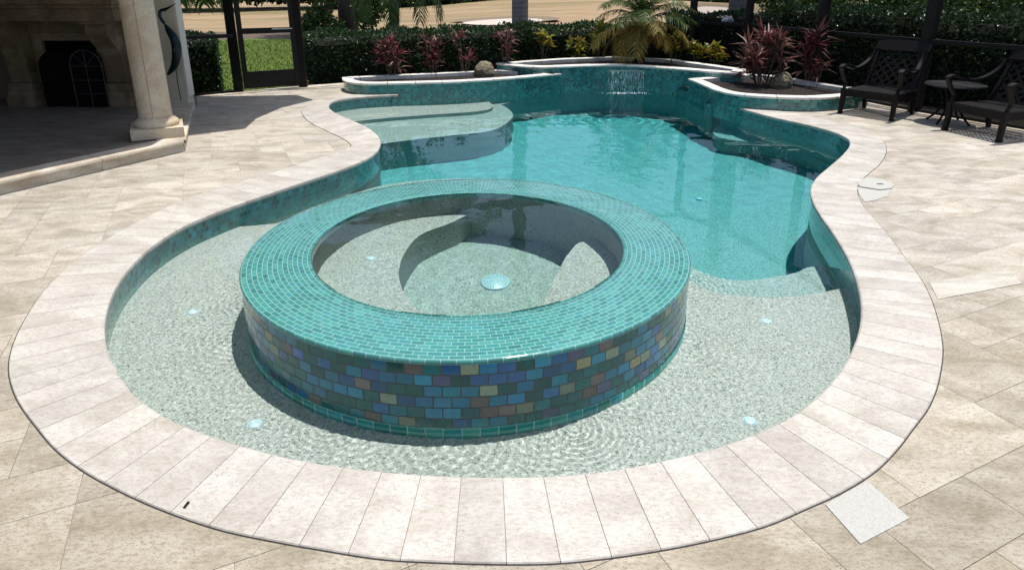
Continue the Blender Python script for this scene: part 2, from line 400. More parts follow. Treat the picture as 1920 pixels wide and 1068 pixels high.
a = n.new('ShaderNodeBsdfTransparent'); d = n.new('ShaderNodeBsdfDiffuse'); d.inputs[0].default_value = (.01, .01, .01, 1)
m2 = n.new('ShaderNodeMixShader'); m2.inputs[0].default_value = .3; n.t.links.new(a.outputs[0], m2.inputs[1]); n.t.links.new(d.outputs[0], m2.inputs[2]); n.t.links.new(m2.outputs[0], n.out.inputs[0]); M['mesh'] = n.mat

def leaf(name, cols, rough=.4, trans=.25, spec=.4):
    n = NT(name); k = len(cols); c = n.ramp(n.island(), [(i/max(1, k-1), cols[i]) for i in range(k)])
    n.P(col=c, rough=rough, spec=spec)
    t = n.new('ShaderNodeBsdfTranslucent'); n.t.links.new(c, t.inputs[0])
    m_ = n.new('ShaderNodeMixShader'); m_.inputs[0].default_value = trans
    n.t.links.new(n.bsdf.outputs[0], m_.inputs[1]); n.t.links.new(t.outputs[0], m_.inputs[2]); n.t.links.new(m_.outputs[0], n.out.inputs[0]); return n.mat
M['hedge'] = leaf('hedge_leaf', [(.012, .028, .010), (.03, .065, .018), (.05, .095, .03), (.02, .05, .016), (.075, .13, .045)], .3, .2, .5)
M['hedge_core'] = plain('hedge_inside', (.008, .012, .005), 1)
M['stem'] = plain('stem', (.10, .075, .05), .8, vary=(20, .4))
M['cordy'] = leaf('cordyline_leaf', [(.09, .012, .02), (.17, .02, .04), (.07, .025, .02), (.34, .09, .11), (.16, .08, .06), (.20, .03, .05), (.06, .035, .025)], .4, .28)
M['cordy_dull'] = leaf('cordyline_old_leaf', [(.11, .04, .035), (.18, .08, .06), (.09, .03, .03), (.26, .13, .11)], .45, .2)
M['croton'] = leaf('croton_leaf', [(.05, .08, .015), (.30, .30, .03), (.10, .14, .02), (.42, .36, .04), (.24, .12, .02), (.08, .11, .02)], .3, .3)
M['palm'] = leaf('palm_leaflet', [(.03, .06, .012), (.06, .11, .02), (.10, .15, .04), (.045, .085, .02)], .5, .35, .25)
M['palm_old'] = leaf('palm_old_leaflet', [(.24, .19, .025), (.32, .14, .02), (.13, .14, .03), (.36, .27, .05), (.18, .18, .04)], .6, .3)
M['shrub'] = leaf('shrub_leaf', [(.02, .05, .012), (.05, .10, .02), (.09, .15, .03), (.03, .07, .015)], .4, .3)
M['tree_far'] = leaf('far_leaf', [(.02, .04, .015), (.04, .075, .02), (.06, .10, .03), (.03, .05, .02)], .6, .2)
n = NT('palm_trunk'); o = n.obj(); wv = n.new('ShaderNodeTexWave', bands_direction='Z'); n.t.links.new(o, wv.inputs[0]); wv.inputs['Scale'].default_value = 3.0; wv.inputs['Distortion'].default_value = 2
n.P(col=n.mix(n.math('MULTIPLY', wv.outputs[1], .4), n.ramp(n.noise(o, 14, 5, .7), [(.3, (.16, .15, .13)), (.7, (.34, .33, .30))]), (.10, .10, .09)), rough=.9, normal=n.bump(n.noise(o, 30, 4), .6, .02)); M['trunk'] = n.mat
n = NT('dark_bark'); o = n.obj(); n.P(col=n.ramp(n.noise(n.mapping(o, (1, 1, .3)), 20, 5, .7), [(.3, (.03, .024, .018)), (.7, (.12, .10, .08))]), rough=.95, normal=n.bump(n.noise(n.mapping(o, (1, 1, .3)), 30, 4), .8, .03)); M['bark'] = n.mat

# ------------------------------------------------------------------ plan of the pool
ZW = -.15                       # pool water level
ZR, RS, RI, SC = .165, 1.261, .8953, Vector((-.25, 3.483))   # spa rim height, outer and inner radius, centre
ZSW = ZR + .003                 # spa water level
pairs = [  # coping: inner edge, outer edge, clockwise from the far left tip
 ((746,178),(747,176.5)),((690,181),(665,178.5)),((650,185.5),(614,188)),((626,190.5),(586,196.5)),((617,199),(568,207)),((623,208),(569,218)),((640,217.5),(583,231)),
 ((665,228),(608,244)),((690,240),(638,258)),((708,254),(655,269)),((714,268),(658,276)),((708,283),(648,281)),((690,297),(629,288)),((640,318),(570,306)),((580,338),(510,325)),((500,365),(430,347)),
 ((420,393),(345,376)),((350,422),(262,415)),((295,455),(195,453)),((250,495),(130,500)),((220,535),(84,545)),((203,575),(48,598)),((197,612),(24,650)),
 ((201,650),(17,697)),((215,685),(32,748)),((243,730),(68,800)),((273,757),(107,845)),((316,784),(157,883)),((361,804),(210,913)),((414,823),(271,942)),((471,840),(342,970)),((537,857),(421,995)),
 ((610,870),(516,1015)),((687,880),(613,1032)),((767,888),(718,1048)),((843,892),(823,1054)),((927,894),(929,1057)),((1007,893),(1037,1056)),((1090,888),(1140,1046)),
 ((1170,877),(1240,1031)),((1243,863),(1340,1011)),((1311,847),(1438,985)),((1372,829),(1508,955)),((1427,808),(1578,923)),((1475,785),(1641,883)),((1512,760),(1682,842)),((1543,733),(1711,804)),((1567,705),(1738,768)),
 ((1586,677),(1754,733)),((1598,652),(1763,696)),((1608,626),(1767,660)),((1613,600),(1764,628)),((1614,574),(1755,590)),((1609,542),(1742,553)),((1597,503),(1722,517)),((1580,468),(1697,484)),((1558,433),(1670,447)),((1538,405),(1645,418)),((1524,380),(1622,391)),
 ((1519,356),(1608,364)),((1529,335),(1610,345)),((1555,312),(1630,325)),((1580,290),(1650,307)),((1593,271),(1661,286)),((1588,260),(1658,268)),((1565,249),(1640,252)),((1520,236),(1590,235)),((1450,220.5),(1515,219)),
 ((1400,207),(1440,205)),((1365,195),(1385,194)),((1338,184.5),(1341,183.5))]
ci = smooth([(*G(*a), 0) for a, b in pairs], 6); co = smooth([(*G(*b), 0) for a, b in pairs], 6)
ci = [Vector(p[:2]) for p in ci]; co = [Vector(p[:2]) for p in co]
mid = [(a+b)/2 for a, b in zip(ci, co)]
# far walls of the pool, at the water level
left_front = [(-1.95, 9.72)] + GP([(746,196),(833,192),(920,187),(970,183)], ZW)
far_line = GP([(1026,177),(1077,170.5),(1138,170.5),(1180,171.5),(1217,174),(1255,178.5),(1287,184),(1312,191),(1335,202),(1353,214)], ZW)
ZL, ZC, ZRP = .18, .285, .19
left_px = [(749,155.5),(833,153.5),(880,151.5),(964,146),(1020,141),(1049,138.3)]
centre_px = [(1064,124.2),(1133,122),(1175,122.5),(1217,125),(1262,128)]
right_px = [(1293,148),(1305,153),(1321,160.5),(1334,167)]
far_wall = smooth([(*p, 0) for p in GP(left_px, ZL)], 6)+smooth([(*p, 0) for p in GP(centre_px, ZC)], 6)+smooth([(*p, 0) for p in GP(right_px, ZRP)], 6)
far_wall = [Vector(p[:2]) for p in far_wall]
if True:
    tipL, tipR = ci[0], ci[-1]
    fw = [p for p in far_wall]
    contour = list(ci) + fw[::-1]          # clockwise?  left tip ... near ... right tip ... back along the far wall
    contour = [Vector(p) for p in resample([(p.x, p.y, 0) for p in contour], .06, True)]; contour = [Vector(p[:2]) for p in contour]
if area(contour) < 0: contour = contour[::-1]
wall_line = offset(contour, .022); _fw = offset(contour, .075)
wall_line = [b if min((c-q).length for q in far_wall) < .11 else a for a, b, c in zip(wall_line, _fw, contour)]

# pool shell
mb = MB(); u = 0; zt, zb, zf = -.034, -.42, -2.2
N_ = len(wall_line)
for i in range(N_):
    a, b = wall_line[i], wall_line[(i+1) % N_]; L = (b-a).length
    # faces look inwards
    mb.face([(b.x, b.y, zb), (a.x, a.y, zb), (a.x, a.y, zt), (b.x, b.y, zt)], [(u+L, zb), (u, zb), (u, zt), (u+L, zt)], 0)
    mb.face([(b.x, b.y, zf), (a.x, a.y, zf), (a.x, a.y, zb), (b.x, b.y, zb)], [(u+L, zf), (u, zf), (u, zb), (u+L, zb)], 1)
    u += L
recv(tag(mb.build('pool_wall', [M['pool_tile'], M['pebble_deep']], merge=True, auto=R(40)), 'teal glass mosaic wall lining the free-form pool', 'pool wall', kind='structure'))
mb = MB(); vs, fs = fill(offset(wall_line, .01))
for f in fs: mb.face([(vs[i].x, vs[i].y, -1.18-.115*max(0, vs[i].y-4.0)) for i in f])
recv(tag(mb.build('pool_floor', M['pebble_deep']), kind='structure'))
D1 = .10
shelf_edge = [(-3, 4.55), (-2.1, 4.62), (-1.7, 4.75), (-1.2, 4.95), (-.5, 5.1), (.1, 5.0), (.55, 4.75), (.9, 4.3), (1.05, 3.95)] + [UW(a, b, ZW, D1) for a, b in ((1303,534),(1347,549),(1411,556),(1470,557),(1507,553),(1541,548),(1575,541))] + [(2.4, 3.62)]
sh = [Vector(p[:2]) for p in smooth([(*p, 0) for p in shelf_edge], 5)]
mb = MB(); poly = sh + [Vector((2.6, 1.0)), Vector((-3, 1.0))]
spa_hole = [Vector((SC.x+(RS-.12)*math.cos(2*math.pi*k/64), SC.y+(RS-.12)*math.sin(2*math.pi*k/64))) for k in range(64)]
mb.prism(poly, zf, ZW-D1, holes=[spa_hole]); recv(tag(mb.build('sun_shelf', M['pebble'], auto=R(40)), kind='structure'))
D2 = .36
step_edge = [(-3, 5.4), (-1.6, 5.62)] + [UW(a, b, ZW, D2) for a, b in ((712,349),(768,340))] + [(-.3, 6.15), (.3, 5.8), (.8, 5.2), (1.08, 4.6)] + [UW(a, b, ZW, D2) for a, b in ((1303,503),(1335,516),(1368,524),(1400,525),(1432,522),(1491,511),(1520,500))] + [(2.6, 4.1)]
st = [Vector(p[:2]) for p in smooth([(*p, 0) for p in step_edge], 5)]
mb = MB(); mb.prism(st + [Vector((2.6, 1.0)), Vector((-3, 1.0))], zf, ZW-D2, holes=[spa_hole]); recv(tag(mb.build('pool_step', M['pebble'], auto=R(40)), kind='structure'))
# two treads at the far left
def tread(pts, d, back):
    p = [UW(a, b, ZW, d) for a, b in pts]; q = [Vector(x[:2]) for x in smooth([(*x, 0) for x in p], 6)] + [Vector(b) for b in back]
    mb = MB(); mb.prism(q, zf, ZW-d); return soften(recv(tag(mb.build('pool_step', M['pebble'], auto=R(40), merge=True), kind='structure')), .022)
tread([(600,236),(663,228),(710,223),(757,219),(810,215),(858,212),(895,209),(917,205),(925,199),(918,192)], .13, [(-.35, 10.6), (-3.5, 10.8), (-3.5, 9.0)])
tread([(660,276),(718,269),(755,264.5),(789,260),(850,254),(904,248),(935,240),(954,228),(962,216),(955,206),(940,196)], .34, [(.2, 10.6), (-3.5, 10.8), (-3.5, 7.0)])
# bench along the right wall
tread([(1700,345),(1620,325),(1558,308),(1516,292),(1453,274),(1368,261),(1345,256),(1338,246),(1350,232),(1372,218)], .85, [(3.6, 9.2), (5, 8), (5, 5.2)])

# ------------------------------------------------------------------ paving
deck_out = [(-7.5, -3), (8.5, -3), (8.5, 4.4), G(1925, 243.5), G(1702, 208.5), G(1640, 193), G(1568, 175), (4.9, 10.4), (3.6, 11.3), (2.5, 11.6), (-1, 11), (-2.6, 10.9), G(640, 158), G(580, 163.5), G(455, 172), G(357, 182.5), (-5.5, 9.2), (-7.5, 9.0)]
cop_line = list(co) + [p+Vector((.14 if p.x > 2.6 else 0, .14)) for p in far_wall[::-1]]
cop_line = [Vector(p) for p in cop_line]
if area(cop_line) < 0: cop_line = cop_line[::-1]
hole = [Vector(p[:2]) for p in resample([(p.x, p.y, 0) for p in offset(cop_line, .0045)], .05, True)]
base_hole = [Vector(p[:2]) for p in resample([(p.x, p.y, 0) for p in offset(cop_line, -.02)], .06, True)]
def versailles(u0, v0, nu, nv, seed):
    r_ = random.Random(seed); g = np.zeros((nu, nv), int); out = []
    sizes = [(2, 3), (3, 2), (2, 2), (1, 2), (2, 1), (1, 1), (2, 2), (1, 2), (2, 1), (2, 3), (3, 2)]
    for i in range(nu):
        for j in range(nv):
            if g[i, j]: continue
            ss = sizes[:]; r_.shuffle(ss)
            for a, b in ss:
                if i+a <= nu and j+b <= nv and not g[i:i+a, j:j+b].any(): break
            else: a = b = 1
            g[i:i+a, j:j+b] = 1; out.append((i, j, a, b))
    return out
U_ = .228; ea = R(25); ex = Vector((math.cos(ea), math.sin(ea))); ey = Vector((-ex.y, ex.x)); org = Vector((.1, 1.1))
slabs = []
for i, j, a, b in versailles(0, 0, 96, 88, 5):
    i -= 46; j -= 40
    g_ = .0009
    q = [org+ex*(x)+ey*(y) for x, y in ((i*U_+g_, j*U_+g_), ((i+a)*U_-g_, j*U_+g_), ((i+a)*U_-g_, (j+b)*U_-g_), (i*U_+g_, (j+b)*U_-g_))]
    c = sum(q, Vector((0, 0)))/4
    if -7.9 < c.x < 8.9 and -1.2 < c.y < 12: slabs.append(q)
vv = []; ee = []; ff = []
for q in slabs: k = len(vv); vv += q; ff.append([k, k+1, k+2, k+3])
k = len(vv); vv += hole; ff.append(list(range(k, k+len(hole)))); HID = len(ff)-1
k = len(vv); vv += [Vector(p) for p in deck_out]; ff.append(list(range(k, k+len(deck_out)))); DID = len(ff)-1
r_ = delaunay_2d_cdt(vv, [], ff, 0, 1e-6)
mb = MB(); shade = [rnd.random() for _ in slabs]
for f, src in zip(r_[2], r_[5]):
    ids = [s for s in src if s < len(slabs)]
    c = sum((r_[0][i] for i in f), Vector((0, 0)))/len(f)
    if not ids or inside(c, hole) or not inside(c, [Vector(p) for p in deck_out]): continue
    p = [r_[0][i] for i in f]
    if (p[1]-p[0]).cross(p[2]-p[0]) < 0: p = p[::-1]
    mb.face([(a.x, a.y, 0) for a in p], None, 0, shade[ids[0]])
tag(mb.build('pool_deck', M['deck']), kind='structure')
mb = MB(); vs, fs = fill([Vector(p) for p in deck_out], [base_hole])
for f in fs: mb.face([(vs[i].x, vs[i].y, -.0035) for i in f])
tag(mb.build('deck_joint', M['grout']), kind='structure')
# dark sealant joint round the coping
mb = MB(); far0 = len(ci)
jl = [c for c in co]; jo = []
for i in range(len(co)):
    d = (co[i]-ci[i]); d = d.normalized() if d.length > 1e-4 else Vector((0, 1)); jo.append((co[i]-d*.01, co[i]+d*.012))
for i in range(8, len(co)-30):
    mb.face([(*jo[i][0], -.0015), (*jo[i+1][0], -.0015), (*jo[i+1][1], -.0015), (*jo[i][1], -.0015)][::-1])
tag(mb.build('expansion_joint', M['dark_gap']), kind='structure')
# coping stones
def coping_ring(inner, outer, z, step, th=.035, nose=.012, sub=4, gap=.0011):
    L = [0]
    for a, b in zip([(p+q)/2 for p, q in zip(inner, outer)], [(p+q)/2 for p, q in zip(inner, outer)][1:]): L.append(L[-1]+(b-a).length)
    def at(s):
        s = min(max(s, 0), L[-1]); j = int(np.searchsorted(L, s, 'right'))-1; j = min(max(j, 0), len(L)-2); t = (s-L[j])/(L[j+1]-L[j]+1e-9)
        return inner[j].lerp(inner[j+1], t), outer[j].lerp(outer[j+1], t)
    mb = MB(); n = int(round(L[-1]/step)); s0 = 0
    for k in range(n):
        a0, a1 = L[-1]*k/n+gap, L[-1]*(k+1)/n-gap; shd = rnd.random(); rows = []
        for q in range(sub+1):
            pi, po = at(a0+(a1-a0)*q/sub); d = (po-pi); w_ = d.length; d = d/w_ if w_ > 1e-5 else Vector((0, 1)); e = min(1, w_/.1)
            prof = [(.035*e, z-th-.003), (.004*e, z-th), (0, z-th*.6), (.002*e, z-nose*.5), (.010*e, z)]
            ring = [(*(pi+d*x), zz) for x, zz in prof] + [(*(pi+d*(w_-.003*e)), z), (*po, z-.004), (*po, z-th)]
            rows.append(ring)
        for q in range(sub):
            for i in range(len(rows[0])-1): mb.face([rows[q][i], rows[q+1][i], rows[q+1][i+1], rows[q][i+1]], None, 0, shd)
        mb.face(rows[0][::-1], None, 0, shd); mb.face(rows[-1], None, 0, shd)
    return mb
mb = coping_ring(ci, co, .006, .148)
o = mb.build('pool_coping', M['coping'])
bm = bmesh.new(); bm.from_mesh(o.data); bmesh.ops.remove_doubles(bm, verts=bm.verts, dist=1e-6); bmesh.ops.recalc_face_normals(bm, faces=bm.faces); bm.to_mesh(o.data); bm.free()
tag(o, kind='structure')
# grout bed under coping
mb = MB()
for i in range(len(ci)-1):
    a0, a1 = ci[i].lerp(co[i], .06), ci[i+1].lerp(co[i+1], .06)
    mb.face([(*a0, .0025), (*a1, .0025), (*co[i+1].lerp(ci[i+1], .02), .0025), (*co[i].lerp(ci[i], .02), .0025)][::-1])
tag(mb.build('coping_joint', M['grout']), kind='structure')
# odd slabs
for k, pts in enumerate([[(1546,946),(1626,901),(1706,972),(1613,1021)], [(1741,530),(1757,562),(1917,532),(1891,506)]]):
    p = GP(pts); mb = MB()
    if area(p) < 0: p = p[::-1]
    cc = (sum(a[0] for a in p)/4, sum(a[1] for a in p)/4); p = [(cc[0]+(a[0]-cc[0])*.985, cc[1]+(a[1]-cc[1])*.985) for a in p]
    mb.prism(p, -.002, .0035+.0005*k); tag(mb.build('paving_slab', M['repair' if k == 0 else 'repair2']), kind='structure')

# ------------------------------------------------------------------ water
def dist_pts(X, Y, x, y): return np.hypot(X-x, Y-y)
drips = []
rr = random.Random(3)
for k in range(22):
    a = R(-205+ k*(230/21) + rr.uniform(-4, 4)); q = RS + rr.uniform(.0, .05)
    drips.append((SC.x+q*math.cos(a), SC.y+q*math.sin(a), rr.uniform(.35, 1.0), rr.uniform(.026, .046), rr.uniform(0, 6)))
def wave_height(X, Y):
    Z = np.zeros_like(X)
    for x, y, am, wl, ph in drips:
        r_ = dist_pts(X, Y, x, y); Z += np.clip(.0008*(1.25-r_), 0, 1)*am*np.sin(r_*2*math.pi/wl+ph)*np.exp(-r_*3.2)*np.clip((1.6-r_)/1.0, 0, 1)
    rs = np.random.RandomState(2); far = np.clip((Y-5.2)/1.5, 0, 1)
    for k in range(26):
        a = rs.uniform(0, 2*math.pi); wl = rs.uniform(.10, .55); kx, ky = math.cos(a)*2*math.pi/wl, math.sin(a)*2*math.pi/wl
        Z += (.00003+.00022*far)*wl*np.sin(kx*X*.75+ky*Y+rs.uniform(0, 6))*3.2*(.5+.5*np.sin(X*rs.uniform(.5, 2)+Y*rs.uniform(.5, 2)+k))
    r_ = dist_pts(X, Y, 2.05, 10.6); Z += .0009*np.sin(r_*2*math.pi/.16)*np.exp(-r_*1.1)*np.clip(r_/.3, 0, 1)
    return Z
def grid_mesh(name, xs, ys, zf_, keep, parent=None):
    X, Y = np.meshgrid(xs, ys); Z = zf_(X, Y); nx, ny = len(xs), len(ys)
    i = (np.arange(ny-1)[:, None]*nx + np.arange(nx-1)[None, :]); XC = (X[:-1, :-1]+X[1:, 1:])/2; YC = (Y[:-1, :-1]+Y[1:, 1:])/2
    idx = i[keep(XC, YC)]; F = np.stack([idx, idx+1, idx+nx+1, idx+nx], 1)
    V = np.stack([X.ravel(), Y.ravel(), Z.ravel()], 1); used = np.unique(F); mp = np.full(len(V), -1); mp[used] = np.arange(len(used)); V = V[used]; F = mp[F]
    me = bpy.data.meshes.new(name); me.vertices.add(len(V)); me.vertices.foreach_set('co', V.astype(np.float32).ravel())
    me.loops.add(F.size); me.loops.foreach_set('vertex_index', F.astype(np.int32).ravel())
    me.polygons.add(len(F)); me.polygons.foreach_set('loop_start', np.arange(0, F.size, 4, dtype=np.int32)); me.update(calc_edges=True); me.validate()
    me.shade_smooth(); o = bpy.data.objects.new(name, me); COL.objects.link(o)
    if parent: o.parent = parent
    return o
ys = [1.6]
while ys[-1] < 11.6: ys.append(ys[-1] + (.0078 if ys[-1] < 4.9 else min(.035, .0078+(ys[-1]-4.9)*.02)))
xs = np.arange(-2.9, 3.75, .0095)
pw = grid_mesh('pool_water', xs, np.array(ys), lambda X, Y: ZW+wave_height(X, Y), lambda X, Y: (np.hypot(X-SC.x, Y-SC.y) > RS-.08) & ((Y > 4.5) | (X < 2.4)))
pw.data.materials.append(M['water']); pw.cycles.is_caustics_caster = True; tag(pw, kind='structure')
circ = [Vector((SC.x+(RS-.05)*math.cos(2*math.pi*k/64), SC.y+(RS-.05)*math.sin(2*math.pi*k/64))) for k in range(64)]
outer = [(-3.1, 1.5), (3.9, 1.5), (3.9, 11.8), (-3.1, 11.8)]
vs, fs = fill([Vector(p) for p in outer], [circ]); mb = MB(); z0, z1 = -2.4, ZW+.011
for f in fs:
    mb.face([(*vs[i], z1) for i in f]); mb.face([(*vs[i], z0) for i in f[::-1]])
for loop, rev in (([Vector(p) for p in outer], False), (circ[::-1], False)):
    for i in range(len(loop)):
        a, b = loop[i], loop[(i+1) % len(loop)]; mb.face([(*a, z0), (*b, z0), (*b, z1), (*a, z1)])
vt = mb.build('water_depth', M['tint'], merge=True); tag(vt, kind='structure')

# ------------------------------------------------------------------ spa
spa = tag(empty('spa', (SC.x, SC.y, 0)), 'raised round spa in teal and multicoloured glass tile at near end of pool', 'hot tub')
NS = 192; mb = MB(); zlow = ZW-D1-.02
for k in range(NS):
    a, b = 2*math.pi*k/NS, 2*math.pi*(k+1)/NS; A = Vector((math.cos(a), math.sin(a))); B = Vector((math.cos(b), math.sin(b))); u0, u1 = RS*a, RS*b
    mb.face([(*(A*RS), zlow), (*(B*RS), zlow), (*(B*RS), ZR-.018), (*(A*RS), ZR-.018)], [(u0, zlow-(ZR-.018)), (u1, zlow-(ZR-.018)), (u1, 0), (u0, 0)])
o = mb.build('wall', M['spa_side'], spa, merge=True, smooth_=True); recv(o); o['label'] = 'side of spa in multicoloured iridescent glass brick tile'
mb = MB(); zt2 = ZR-.018-6*.0523
for k in range(NS):
    a, b = 2*math.pi*k/NS, 2*math.pi*(k+1)/NS; A = Vector((math.cos(a), math.sin(a)))*(RS+.004); B = Vector((math.cos(b), math.sin(b)))*(RS+.004); u0, u1 = RS*a, RS*b
    mb.face([(*A, zlow), (*B, zlow), (*B, zt2), (*A, zt2)], [(u0, zlow-zt2), (u1, zlow-zt2), (u1, 0), (u0, 0)]); mb.face([(*A, zt2), (*B, zt2), (*(B*.995), zt2+.001), (*(A*.995), zt2+.001)])
o = mb.build('foot_course', M['spa_foot'], spa, merge=True, smooth_=True); recv(o); o['label'] = 'lowest course of pale teal tile at the waterline'
mb = MB(); prof = [(RS+.003, ZR-.020), (RS+.004, ZR-.008), (RS, ZR-.002), (RS-.006, ZR)] + [(RS-.006-(RS-RI-.012)*t/6, ZR) for t in range(1, 7)] + [(RI+.003, ZR-.003), (RI, ZR-.010), (RI, ZR-.10)]
acc = 0; lens = [0]
for p, q in zip(prof, prof[1:]): acc += math.dist(p, q); lens.append(acc)
rm = (RS+RI)/2
for k in range(NS):
    a, b = 2*math.pi*k/NS, 2*math.pi*(k+1)/NS
    for i in range(len(prof)-1):
        (r0, z0_), (r1, z1_) = prof[i], prof[i+1]
        mb.face([(r0*math.cos(a), r0*math.sin(a), z0_), (r0*math.cos(b), r0*math.sin(b), z0_), (r1*math.cos(b), r1*math.sin(b), z1_), (r1*math.cos(a), r1*math.sin(a), z1_)], [(rm*a, lens[i]), (rm*b, lens[i]), (rm*b, lens[i+1]), (rm*a, lens[i+1])])
o = mb.build('rim', M['spa_top'], spa, merge=True, smooth_=True); recv(o); o['label'] = 'flat spa rim in small teal glass tile under a film of water'
DB, DF = .42, .86
mb = MB(); u = 0
for k in range(96):
    a, b = 2*math.pi*k/96, 2*math.pi*(k+1)/96
    mb.face([(RI*math.cos(b), RI*math.sin(b), ZSW-DF), (RI*math.cos(a), RI*math.sin(a), ZSW-DF), (RI*math.cos(a), RI*math.sin(a), ZR-.1), (RI*math.cos(b), RI*math.sin(b), ZR-.1)])
mb.face([(RI*math.cos(2*math.pi*k/96), RI*math.sin(2*math.pi*k/96), ZSW-DF) for k in range(96)])
o = recv(mb.build('basin', M['pebble'], spa, merge=True, auto=R(50)))
def bench(p, a0, a1):
    q = [Vector(x[:2]) for x in smooth([(*x, 0) for x in p], 6)]
    arc = [Vector(((RI+.03)*math.cos(R(a0+(a1-a0)*k/40)), (RI+.03)*math.sin(R(a0+(a1-a0)*k/40)))) for k in range(41)]
    mb = MB(); mb.prism(q+arc, ZSW-DF-.01, ZSW-DB); return soften(recv(mb.build('bench', M['pebble'], spa, auto=R(40), merge=True)), .04)
bl = [(-.03, .93), (-.15, .74), (-.36, .49), (-.42, .27), (-.43, .04), (-.40, -.16), (-.33, -.34), (-.26, -.46), (-.17, -.62), (-.12, -.93)]
br = [(.87, .45), (.69, .36), (.61, .21), (.55, .04), (.51, -.09), (.44, -.33), (.36, -.50), (.28, -.65), (.22, -.93)]
bench(bl, -97.3, -268.2); bench(br, -76.7, 27.3)
# drain cover in the spa floor
dx, dy = UW(929, 529, ZSW, DF); dr = tag(empty('drain_cover', (dx, dy, ZSW-DF+.001)), 'round pale blue perforated drain cover on the spa floor', 'drain cover')
mb = MB(); mb.lathe([(.095, 0), (.095, .012), (.085, .02), (.0, .024)], (0, 0, 0), 40)
o = recv(mb.build('cover', M['white_plastic'], dr, smooth_=True))
mb = MB()
for ring, nn in ((.02, 6), (.038, 12), (.056, 18), (.073, 22)):
    for k in range(nn):
        a = 2*math.pi*k/nn; mb.box((ring*math.cos(a), ring*math.sin(a), .0235-.003*ring/.07), (.0075, .0045, .003), a)
recv(mb.build('hole', M['dark_gap'], dr))
# spa water
def spa_wave(X, Y):
    Z = np.full_like(X, ZSW); rs = np.random.RandomState(8); r_ = np.hypot(X, Y); film = np.clip((r_-RI+.04)/.05, 0, 1)
    for k in range(18):
        a = rs.uniform(0, 6.28); wl = rs.uniform(.05, .3); Z += .00010*wl*3*np.sin((math.cos(a)*X+math.sin(a)*Y)*2*math.pi/wl+rs.uniform(0, 6))*(1-film*.4)
    th = np.arctan2(Y, X)
    for k in range(14):
        a = rs.uniform(-3.1, 3.1); dd = np.angle(np.exp(1j*(th-a))); Z += film*.00022*np.sin(dd*rs.uniform(60, 150)+r_*rs.uniform(30, 90))*np.exp(-(dd/.35)**2)*.8
    return Z
nth, rads = 300, list(np.linspace(.02, RI-.02, 70))+list(np.linspace(RI-.01, RI+.003, 4))
TH, RR = np.meshgrid(np.linspace(0, 2*math.pi, nth, endpoint=False), rads); X = RR*np.cos(TH); Y = RR*np.sin(TH); Z = spa_wave(X, Y)
rows = [np.stack([X, Y, Z], -1)]
A_ = np.concatenate(rows, 0); nr = A_.shape[0]; V = A_.reshape(-1, 3).tolist(); F = []
for i in range(nr-1):
    for k in range(nth): F.append((i*nth+k, i*nth+(k+1) % nth, (i+1)*nth+(k+1) % nth, (i+1)*nth+k)[::-1])
V.append((0, 0, ZSW)); F += [(len(V)-1, k, (k+1) % nth) for k in range(nth)]
me = bpy.data.meshes.new('water'); me.from_pydata(V, [], F); me.shade_smooth(); me.materials.append(M['water'])
o = bpy.data.objects.new('water', me); COL.objects.link(o); o.parent = spa; o.cycles.is_caustics_caster = True
mb = MB(); mb.lathe([(0.0001, -1.0), (RI-.0005, -1.0), (RI-.0005, ZSW+.006), (.0001, ZSW+.006)], (0, 0, 0), 64)
mb.build('water_depth', M['tint_spa'], spa, merge=True)

# return fittings and lights under water
for px, py, zs, d, lab in ((362,585,ZW,D1,'small white floor fitting on the shelf left of the spa, under ripples'), (478,795,ZW,D1,'white floor fitting under ripples nearest the bottom left coping'),
        (1437,602,ZW,D1,'white floor fitting on the shelf near the right hand step edge'), (1406,789,ZW,D1,'white round fitting on the shelf beside the lower right coping'),
        (695,484,ZSW,DB,'small white fitting on the left bench inside the spa'), (1311,372,ZW,1.28,'pale round fitting on the deep pool floor'), (518,0,0,0,None)):
    if lab is None: continue
    x, y = UW(px, py, zs, d); f = tag(empty('floor_fitting', (x, y, zs-d)), lab, 'pool fitting', 'white fittings in the pool floor')
    mb = MB(); mb.lathe([(.025, 0), (.025, .004), (.021, .007), (.0001, .008)], (0, 0, .0005), 28); recv(mb.build('cover', M['white_plastic'], f, smooth_=True))
    mb = MB(); mb.lathe([(.031, .0), (.031, .003), (.028, .004), (.026, .0015)], (0, 0, .0005), 28); recv(mb.build('ring', M['white_plastic'], f, smooth_=True))

